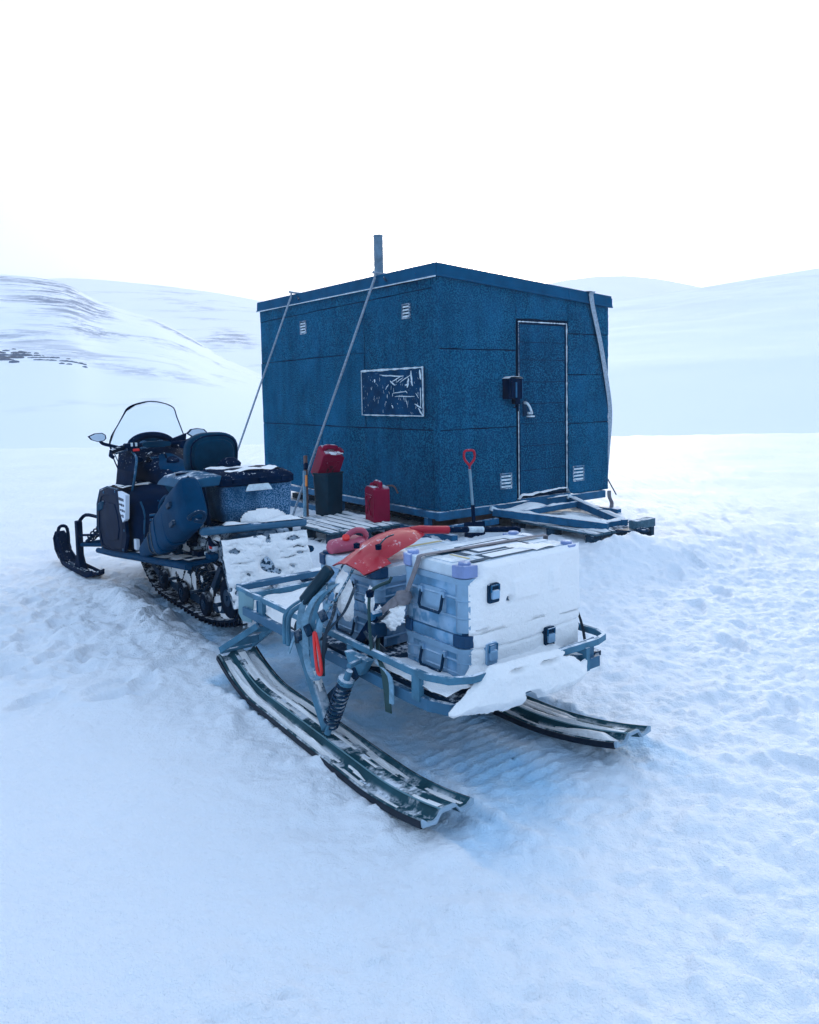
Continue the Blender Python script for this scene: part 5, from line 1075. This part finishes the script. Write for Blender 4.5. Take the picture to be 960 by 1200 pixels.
# --- front suspension and skis
for s_ in (-1,1):
    sk = MB(); yaw = R(5)
    base = Vector((s_*.545, 2.22, 0))
    def kp(a, b, c): return base+Vector((a*math.cos(yaw)-b*math.sin(yaw), a*math.sin(yaw)+b*math.cos(yaw), c))
    prof = lambda b: .02+.20*max(0,(b-.28)/.37)**1.7+.05*max(0,(-.30-b)/.2)**2
    sk.loft([[kp(a*w__, b, prof(b)+c) for a, c in ((-.075,.035),(-.065,.04),(-.055,.012),(.055,.012),(.065,.04),(.075,.035),(.07,-.008),(-.07,-.008))] for b, w__ in ((-.48,.75),(-.35,.95),(-.1,1),(.2,1),(.35,1),(.48,.9),(.58,.72),(.63,.5))]); ki = sk.build('ski', m_black, sm, smooth=40)
    mb = MB(); mb.tube(smoothp([kp(-.05,.30,.06),kp(-.06,.44,.22),kp(-.04,.50,.33),kp(0,.52,.36),kp(.04,.50,.33),kp(.06,.56,.16),kp(.04,.60,.16)], 4), .016, 8); mb.build('ski_handle', m_black, ki)
    mb = MB(); mb.loft([[kp(a*w__, b, z) for a in (-.07,.07)]+[kp(a*w__, b+.012, z) for a in (.07,-.07)] for b, z, w__ in ((.46,.06,.9),(.52,.14,1.1),(.58,.24,1.0),(.60,.30,.6))]); mb.build('ski_tip', m_black, ki, smooth=40)
    mb = MB(); mb.tube([kp(-.02,-.25,.04),kp(-.02,.28,.04)], .018, 6); mb.build('ski_keel', m_steeld, ki)
    for b in np.linspace(-.40,.30,9):
        mb = MB(); a = r3.choice((-.045,.05)); mb.lathe([(.010,0),(.010,.012),(.0,.016)], kp(a, b, .034), 6); mb.build('ski_bolt', m_frost, ki)
    P_(crust(lambda u, v: .05*(fbm(u*9,v*9,33,3)-.52), -.45, .25, -.05, .05, 30, 8, lambda u, v, t: kp(v, u, .034+t)), 'ski_snow', m_crust, ki, smooth=75, kind='stuff')
    mb = MB(); mb.loft([[kp(a,b,z) for a, b in ((-.035,-.09),(.035,-.09),(.035,.09),(-.035,.09))] if z < .05 else [kp(a,b,z) for a, b in ((-.026,-.035),(.026,-.035),(.026,.035),(-.026,.035))] for z in (.03,.16,.36,.47)]); spn = mb.build('spindle', m_black, sm, smooth=30, bevel=.008)
    top = kp(0,0,.45); low = kp(0,0,.25)
    for a, b, r__ in ((low,(s_*.34,1.98,.30),.020),(low,(s_*.36,1.72,.30),.018)):
        mb = MB(); mb.tube([a, b], r__, 8); mb.build('lower_arm', m_navy, sm)
    mb = MB(); mb.tube(smoothp([top, top+Vector((-s_*.06,-.03,.07)), (s_*.42,1.92,.52), (s_*.36,1.86,.50)], 4), .016, 8); mb.build('upper_arm', m_black, sm)
    mb = MB(); mb.tube([kp(0,-.02,.34),(s_*.36,1.80,.38)], .011, 8); mb.build('tie_rod', m_black, sm)
    a_, b_2 = Vector(low).lerp(Vector((s_*.34,1.98,.30)),.25)+Vector((0,0,.02)), Vector((s_*.36,1.85,.50))
    mb = MB(); mb.tube([a_, b_2], .016, 8); sk_ = mb.build('front_shock', m_steeld, sm)
    mb = MB(); mb.spring(a_.lerp(b_2,.1), b_2, .034, .0075, 7); mb.build('shock_spring', m_black, sk_)

rc = random.Random(9)
for i in range(34):
    y = rc.uniform(-.50,.55); z = rc.uniform(.50,.70)-.02*y; x = -.245-rc.random()*.05; k_ = i % 4; mb = MB()
    if k_ == 0: mb.tube(smoothp([(x,y,z),(x-.02,y+rc.uniform(-.08,.08),z+rc.uniform(-.05,.05)),(x,y+rc.uniform(-.16,.16),z+rc.uniform(-.08,.02))], 4), rc.uniform(.006,.013), 6); mb.build('hose', m_rubber, sm)
    elif k_ == 1: a, b, c = rc.uniform(.02,.05), rc.uniform(.015,.03), rc.uniform(.01,.03); mb.box(x-c,x+.03,y-a,y+a,z-b,z+b); mb.build('bracket', rc.choice((m_black,m_steeld,m_navy)), sm, bevel=.004)
    elif k_ == 2: mb.lathe([(.0,-.012),(.012,-.01),(.012,.006),(.0,.012)], (x-.01,y,z), 6, (1,0,0)); mb.build('bolt', m_frost, sm)
    else:
        w_0, h_0, sd0 = rc.uniform(.03,.07), rc.uniform(.015,.03), rc.randint(0,90)
        P_(crust(lambda u, v: .022*(1-u*u-v*v)+.02*(fbm(u*2+sd0,v*2,sd0,3)-.5), -1.1, 1.1, -1.1, 1.1, 18, 14, lambda u, v, t: (x-t*1.4, y+u*w_0, z+v*h_0)), 'snow_lump', m_crust, sm, smooth=75)
mb = MB(); mb.prism(rrect(.08,.24,.47,.56,.02,3), 'x', -.34, -.30); gk = mb.build('side_grille', m_navy, sm, smooth=0, bevel=.006)
for k in range(5): mb = MB(); mb.box(-.345,-.338,.10+.026*k,.112+.026*k,.485,.545); mb.build('grille_bar', m_black, gk, smooth=0)
# rear storage box and lid
bx_ = thing('storage_box', 'frosted black storage box strapped on the rear rack of the snowmobile', 'box', tuple(mw(.03,-.28,.752)), SM.a)
mb = MB(); mb.loft([[Vector((a,b,z)) for a, b in rrect(-.245+i,.245-i,-.215+i,.24-i,.05,5)] for z, i in ((0,.02),(.015,.006),(.10,0),(.22,-.004),(.235,-.004))]); P_(mb, 'body', m_frbox, bx_, smooth=40)
mb = MB(); mb.loft([[Vector((a,b,z)) for a, b in rrect(-.275+i,.262-i,-.232+i,.26-i,.05,5)] for z, i in ((.238,.012),(.245,0),(.285,0),(.30,.012),(.325,.05),(.328,.08))]); ld_ = P_(mb, 'lid', m_black, bx_, smooth=35)
for x in (-.16,.02,.18):
    mb = MB(); mb.box(x-.03,x+.03,-.245,-.23,.255,.285); P_(mb, 'lid_rib', m_black, ld_, smooth=0, bevel=.004)
mb = MB(); mb.prism([(-.10,.20),(.09,.20),(.075,.225),(.06,.245),(-.075,.245),(-.09,.225)], 'y', -.232, -.222); P_(mb, 'lid_latch', m_frost, bx_, smooth=0, bevel=.004)
P_(crust(lambda u, v: .012+.05*(fbm(u*5,v*5,3,4)-.52)+.02*sst(.05,.0,np.abs(u-.15))*sst(.1,-.2,v)-.25*np.maximum(0,np.abs(u+.006)-.17)-.25*np.maximum(0,np.abs(v-.015)-.15), -.22, .21, -.18, .21, 60, 50, lambda u, v, t: (u, v, .326+t)), 'lid_snow', m_crust, ld_, smooth=75)
P_(crust(lambda u, v: .06*(1-((u-.02)/.16)**2-((v)/.07)**2)+.02*(fbm(u*12,v*12,5,3)-.5), -.16, .2, -.01, .075, 36, 10, lambda u, v, t: (u, -.222-t*.6, v+.004)), 'ledge_snow', m_crust, bx_, smooth=75)
mb = MB(); mb.loft([[Vector((a,b,z)) for a, b in rrect(-.06+i,.06-i,-.05+i,.05-i,.015,3)] for z, i in ((0,0),(.03,-.006),(.055,.01),(.07,.03))])
pch = mb.build('pouch', m_black, None, smooth=30); q = mw(-.01,-.10,1.076); pch.location = q; pch.rotation_euler = (0,0,SM.a+.2); tag(pch, 'small black pouch standing on the lid of the frosted storage box', 'pouch')
# gun boot on the left flank
gb = thing('gun_boot', 'dark blue hard plastic rifle scabbard slung along the left flank of the snowmobile', 'scabbard', tuple(mw(-.43,.0,.70)), SM.a)
ax0 = Vector((-.44,.46,.455)); ax1 = Vector((-.45,-.62,.925)); dv = (ax1-ax0).normalized(); nrm = Vector((1,0,0)).cross(dv).normalized()
if nrm.z < 0: nrm = -nrm
def gr(s_, h, wd, off=0, n=20, p=3.4, sk=0.):
    c = ax0.lerp(ax1, s_)+nrm*off-Vector((-.43,0,.70)); o = []
    for i in range(n):
        a = 2*math.pi*i/n; cc, ss = math.cos(a), math.sin(a); hh_ = h*math.copysign(abs(ss)**(2/p), ss)
        o.append(c+Vector((wd*math.copysign(abs(cc)**(2/p), cc),0,0))+nrm*hh_+dv*(sk*hh_))
    return o
mb = MB(); mb.loft([gr(-.05,.045,.035), gr(-.03,.062,.045), gr(.10,.072,.052), gr(.30,.082,.056), gr(.33,.082,.056)]); P_(mb, 'muzzle_end', m_navy, gb, smooth=50)
mb = MB(); mb.loft([gr(.31,.10,.062), gr(.33,.125,.07), gr(.50,.138,.075,.005), gr(.68,.148,.078,.012), gr(.70,.148,.078,.012)]); P_(mb, 'body', m_navy, gb, smooth=50)
mb = MB(); mb.loft([gr(.70,.154,.082,.012), gr(.72,.156,.083,.014), gr(.92,.158,.080,.02), gr(.99,.152,.074,.03,sk=-.15), gr(1.01,.13,.06,.03,sk=-.15)]); P_(mb, 'cap', m_navy, gb, smooth=50)
mb = MB(); mb.loft([gr(.695,.151,.081,.012), gr(.702,.151,.081,.012)]); P_(mb, 'seam', m_black, gb, smooth=50)
for s_ in (.335,.22): 
    mb = MB(); mb.loft([gr(s_,.128 if s_ > .3 else .085,.074 if s_ > .3 else .060), gr(s_+.02,.130 if s_ > .3 else .086,.075 if s_ > .3 else .061)]); P_(mb, 'strap', m_webd, gb, smooth=50)
for s_ in (.44,.62):
    mb = MB(); mb.loft([gr(s_,.1345+.012*(s_-.33)/.37,.0765), gr(s_+.008,.139+.012*(s_-.33)/.37,.0795), gr(s_+.016,.1345+.012*(s_-.33)/.37,.0765)]); P_(mb, 'moulded_rib', m_navy, gb, smooth=50)
for s_ in (-1,1):
    c9 = ax0.lerp(ax1,.83)-Vector((-.43,0,.70))+nrm*(.06*s_)+Vector((-.088,0,0)); mb = MB(); mb.bar(c9-dv*.05, c9+dv*.03, .03, .02, (1,0,0)); P_(mb, 'cap_clip', m_steeld, gb, smooth=0, bevel=.004)
P_(crust(lambda u, v: .018*(1-np.abs(v)**2)+.05*(fbm(u*5,v*2,43,4)-.56), .36, .98, -1, 1, 60, 14, lambda u, v, t: ax0.lerp(ax1,u)-Vector((-.43,0,.70))+nrm*(.128+.035*min(1,max(0,(u-.33)/.4))+t-.02*v*v)+Vector((v*.05,0,0))), 'dusted_snow', m_crust, gb, smooth=75, kind='stuff')
c_ = ax0.lerp(ax1,.52)-Vector((-.43,0,.70))
mb = MB(); mb.tube(smoothp([c_+nrm*.10+dv*-.16, c_+nrm*.19+dv*-.13, c_+nrm*.215+dv*-.02, c_+nrm*.20+dv*.08, c_+nrm*.13+dv*.12], 5), .011, 8); P_(mb, 'carry_handle', m_navy, gb)
mb = MB(); mb.tube(smoothp([c_+nrm*.12+dv*-.12, c_+nrm*.165+dv*-.08, c_+nrm*.18+dv*.02, c_+nrm*.15+dv*.09], 5), .009, 8); P_(mb, 'carry_handle', m_navy, gb)
cc_ = ax0.lerp(ax1,1.0)-Vector((-.43,0,.70))-nrm*.10+Vector((-.03,0,0))
mb = MB(); mb.tube(smoothp([cc_, cc_+Vector((-.03,-.03,.02)), cc_+Vector((.02,-.05,.05)), cc_+Vector((.06,-.05,.03)), cc_+Vector((.05,-.04,-.01)), cc_+Vector((.0,-.04,.0))], 5), .012, 8); P_(mb, 'cord_loop', m_steeld, gb)
mb = MB(); mb.bar(c_+Vector((.08,.0,-.02)), c_+Vector((.20,.05,-.10)), .03, .06); P_(mb, 'mounting_bracket', m_black, gb, smooth=0, bevel=.005)

# ------------------------------------------------------------------ jerrycans, canister, pole, spade
def jerry(name, label, w__, d_, h, loc, rz, m, group=None, tilt=None):
    t = thing(name, label, 'jerrycan', loc, rz, group)
    if tilt: t.rotation_euler = (tilt[0], tilt[1], rz)
    a, b = w__/2, d_/2
    poly = [(-a,0),(a,0),(a,h*.80),(a*.55,h*.93),(a*.30,h*.93),(a*.24,h*.86),(-a*.55,h*.86),(-a*.62,h*.93),(-a*.8,h*.93),(-a,h*.84)]
    poly = [(-a,.008),(-a+.008,0),(a-.008,0),(a,.008),(a,h*.82),(a*.62,h*.90),(-a*.8,h*.90),(-a,h*.84)]
    mb = MB(); mb.prism(poly, 'y', -b, b); body = P_(mb, 'body', m, t, smooth=0, bevel=.016, seg=3)
    for s_ in (-1,1):
        pl = [(-a*.66,h*.12),(a*.66,h*.12),(a*.66,h*.70),(-a*.66,h*.70)]
        mb = MB(); mb.prism(pl, 'y', s_*b, s_*(b+.006)); P_(mb, 'side_panel', m, body, smooth=0, bevel=.004)
        for q in (-1,1):
            mb = MB(); mb.bar((q*a*.5,s_*(b+.007),h*.18),(-q*a*.5,s_*(b+.007),h*.64), .014, .022, (0,s_,0)); P_(mb, 'rib', m, body, smooth=0, bevel=.003)
    for s_ in (-1,1):
        mb = MB(); mb.prism([(a*.34*math.cos(q), h*.42+a*.44*math.sin(q)) for q in np.linspace(0,2*math.pi,14,endpoint=False)], 'y', s_*(b+.006), s_*(b+.012)); P_(mb, 'pressed_emblem', m_reddk, body, smooth=0)
    mb = MB(); mb.tube(smoothp([(-a*.72,0,h*.88),(-a*.66,0,h*.985),(-a*.2,0,h*1.0),(a*.28,0,h*.985),(a*.36,0,h*.88)], 4), b*.30, 8); P_(mb, 'handle', m, t, smooth=50)
    mb = MB(); mb.lathe([(b*.45,0),(b*.45,.03),(b*.38,.04)], (a*.72,0,h*.86), 14, (.45,0,1)); P_(mb, 'cap', m, t)
    P_(crust(lambda u, v: .012+.05*(fbm(u*10,v*10,3,3)-.5)-.03*(np.abs(v)/b)**4, -a*.7, a*.9, -b, b, 20, 12, lambda u, v, tt: (u, v, h*.895+tt-.004*0)), 'cap_snow', m_crust, t, smooth=75)
    return t
jerry('jerrycan', 'upright red jerrycan standing against the long wall, right of the dark canister', .28, .175, .40, tuple(hw(-.36,.60,.255)), R(112), m_redj, 'red jerrycans by the hut')
# dark canister with another red jerrycan tipped on its top
cn = thing('canister', 'dark green tapered canister standing under the tipped red jerrycan', 'canister', tuple(hw(-.52,1.33,.245)), HU.a+R(20))
mb = MB(); mb.loft([[Vector((a,b,z)) for a, b in rrect(-.135*q,.135*q,-.10*q,.10*q,.03,4)] for z, q in ((0,.90),(.02,.97),(.20,1.0),(.40,1.06),(.46,1.06))]); P_(mb, 'body', m_dgreen, cn, smooth=40)
mb = MB(); mb.loft([[Vector((a,b,z)) for a, b in rrect(-.15,.15,-.115,.115,.03,4)] for z in (.455,.475)]); P_(mb, 'rim', m_dgreen, cn, smooth=40, bevel=.004)
jt = jerry('jerrycan', 'red jerrycan tipped forward on top of the dark green canister', .25, .19, .40, tuple(hw(-.53,1.42,.655)), R(20), m_redj, 'red jerrycans by the hut')
jt.rotation_euler = (Matrix.Rotation(R(30), 3, Vector((.75,.66,0))) @ Matrix.Rotation(R(28), 3, 'Z')).to_euler()
pl = thing('ice_chisel', 'brown-edged pole tool with an orange sticker leaning on the dark canister', 'pole', tuple(hw(-.78,1.36,.25)), HU.a)
mb = MB(); mb.bar((.0,.0,-.02),(.05,.09,.66), .045, .03, (1,0,0)); P_(mb, 'pole', m_brown, pl, smooth=0, bevel=.005)
mb = MB(); mb.bar((-.045,-.035,-.02),(.0,.03,.50), .03, .03, (1,0,0)); P_(mb, 'sleeve', m_web, pl, smooth=0, bevel=.006)
mb = MB(); mb.bar((-.03,-.06,.34),(-.022,-.05,.46), .03, .012, (1,0,0)); P_(mb, 'sticker', m_orange, pl, smooth=0)
mb = MB(); mb.bar((.0,-.01,.52),(.015,.02,.58), .05, .04, (1,0,0)); P_(mb, 'clamp', m_black, pl, smooth=0, bevel=.008)
mb = MB(); mb.bar((-.05,-.05,.0),(.02,.08,-.005), .10, .02); P_(mb, 'foot', m_brown, pl, smooth=0, bevel=.004)
# a brown hose arching behind the cans
mb = MB(); mb.tube(smoothp([hw(-.10,1.25,.40), hw(-.08,1.10,.50), hw(-.07,.90,.56), hw(-.07,.72,.58), hw(-.10,.6,.52)], 5), .010, 6); o = mb.build('hose', m_brown, None); tag(o, 'thin brown hose arching along the hut wall between the jerrycans', 'hose')
# spade with red D grip standing at the door wall
sd_ = thing('spade', 'spade with a red D grip standing in the snow against the hut corner', 'spade', tuple(hw(.27,-.20,.10)), HU.a+R(-20))
mb = MB(); mb.tube([(0,0,.12),(-.03,.03,.70)], .0145, 10); P_(mb, 'shaft', m_pole, sd_)
mb = MB(); mb.tube([(-.002,.003,.10),(-.009,.01,.34)], .019, 10); P_(mb, 'socket', m_black, sd_)
mb = MB(); q = [(-.031,.031,.70),(-.032,.032,.735),(-.082,.032,.80),(-.085,.033,.865),(-.065,.034,.885),(-.03,.034,.888),(.004,.034,.885),(.022,.033,.865),(.020,.032,.80),(-.030,.032,.735)]
mb.tube(smoothp(q, 4), .0125, 8); P_(mb, 'grip', m_red, sd_)
mb = MB(); mb.loft([[Vector((x,y,z)) for x in (-.11,-.05,.05,.11)]+[Vector((x,y-.006,z)) for x in (.11,.05,-.05,-.11)] for y, z in ((.0,.17),(-.015,.08),(-.01,-.03),(.0,-.10))]); P_(mb, 'blade', m_black, sd_, smooth=40)
# second, small black tool blade beside it

# ------------------------------------------------------------------ frosty air between here and the hills
hz = MB(); hz.box(-1500, 1500, -80, 1700, -4.5, 175)
me = bpy.data.meshes.new('haze'); me.from_pydata(hz.v, [], hz.f); me.update()
hm = bpy.data.materials.new('haze'); hm.use_nodes = True; hn = hm.node_tree; hn.nodes.clear()
ov = hn.nodes.new('ShaderNodeOutputMaterial'); pv = hn.nodes.new('ShaderNodeVolumePrincipled')
pv.inputs['Color'].default_value = (.95, .95, 1, 1); pv.inputs['Density'].default_value = .0013; pv.inputs['Anisotropy'].default_value = .2
hn.links.new(pv.outputs[0], ov.inputs['Volume']); me.materials.append(hm)
ho = bpy.data.objects.new('haze', me); COL.objects.link(ho); ho['kind'] = 'stuff'
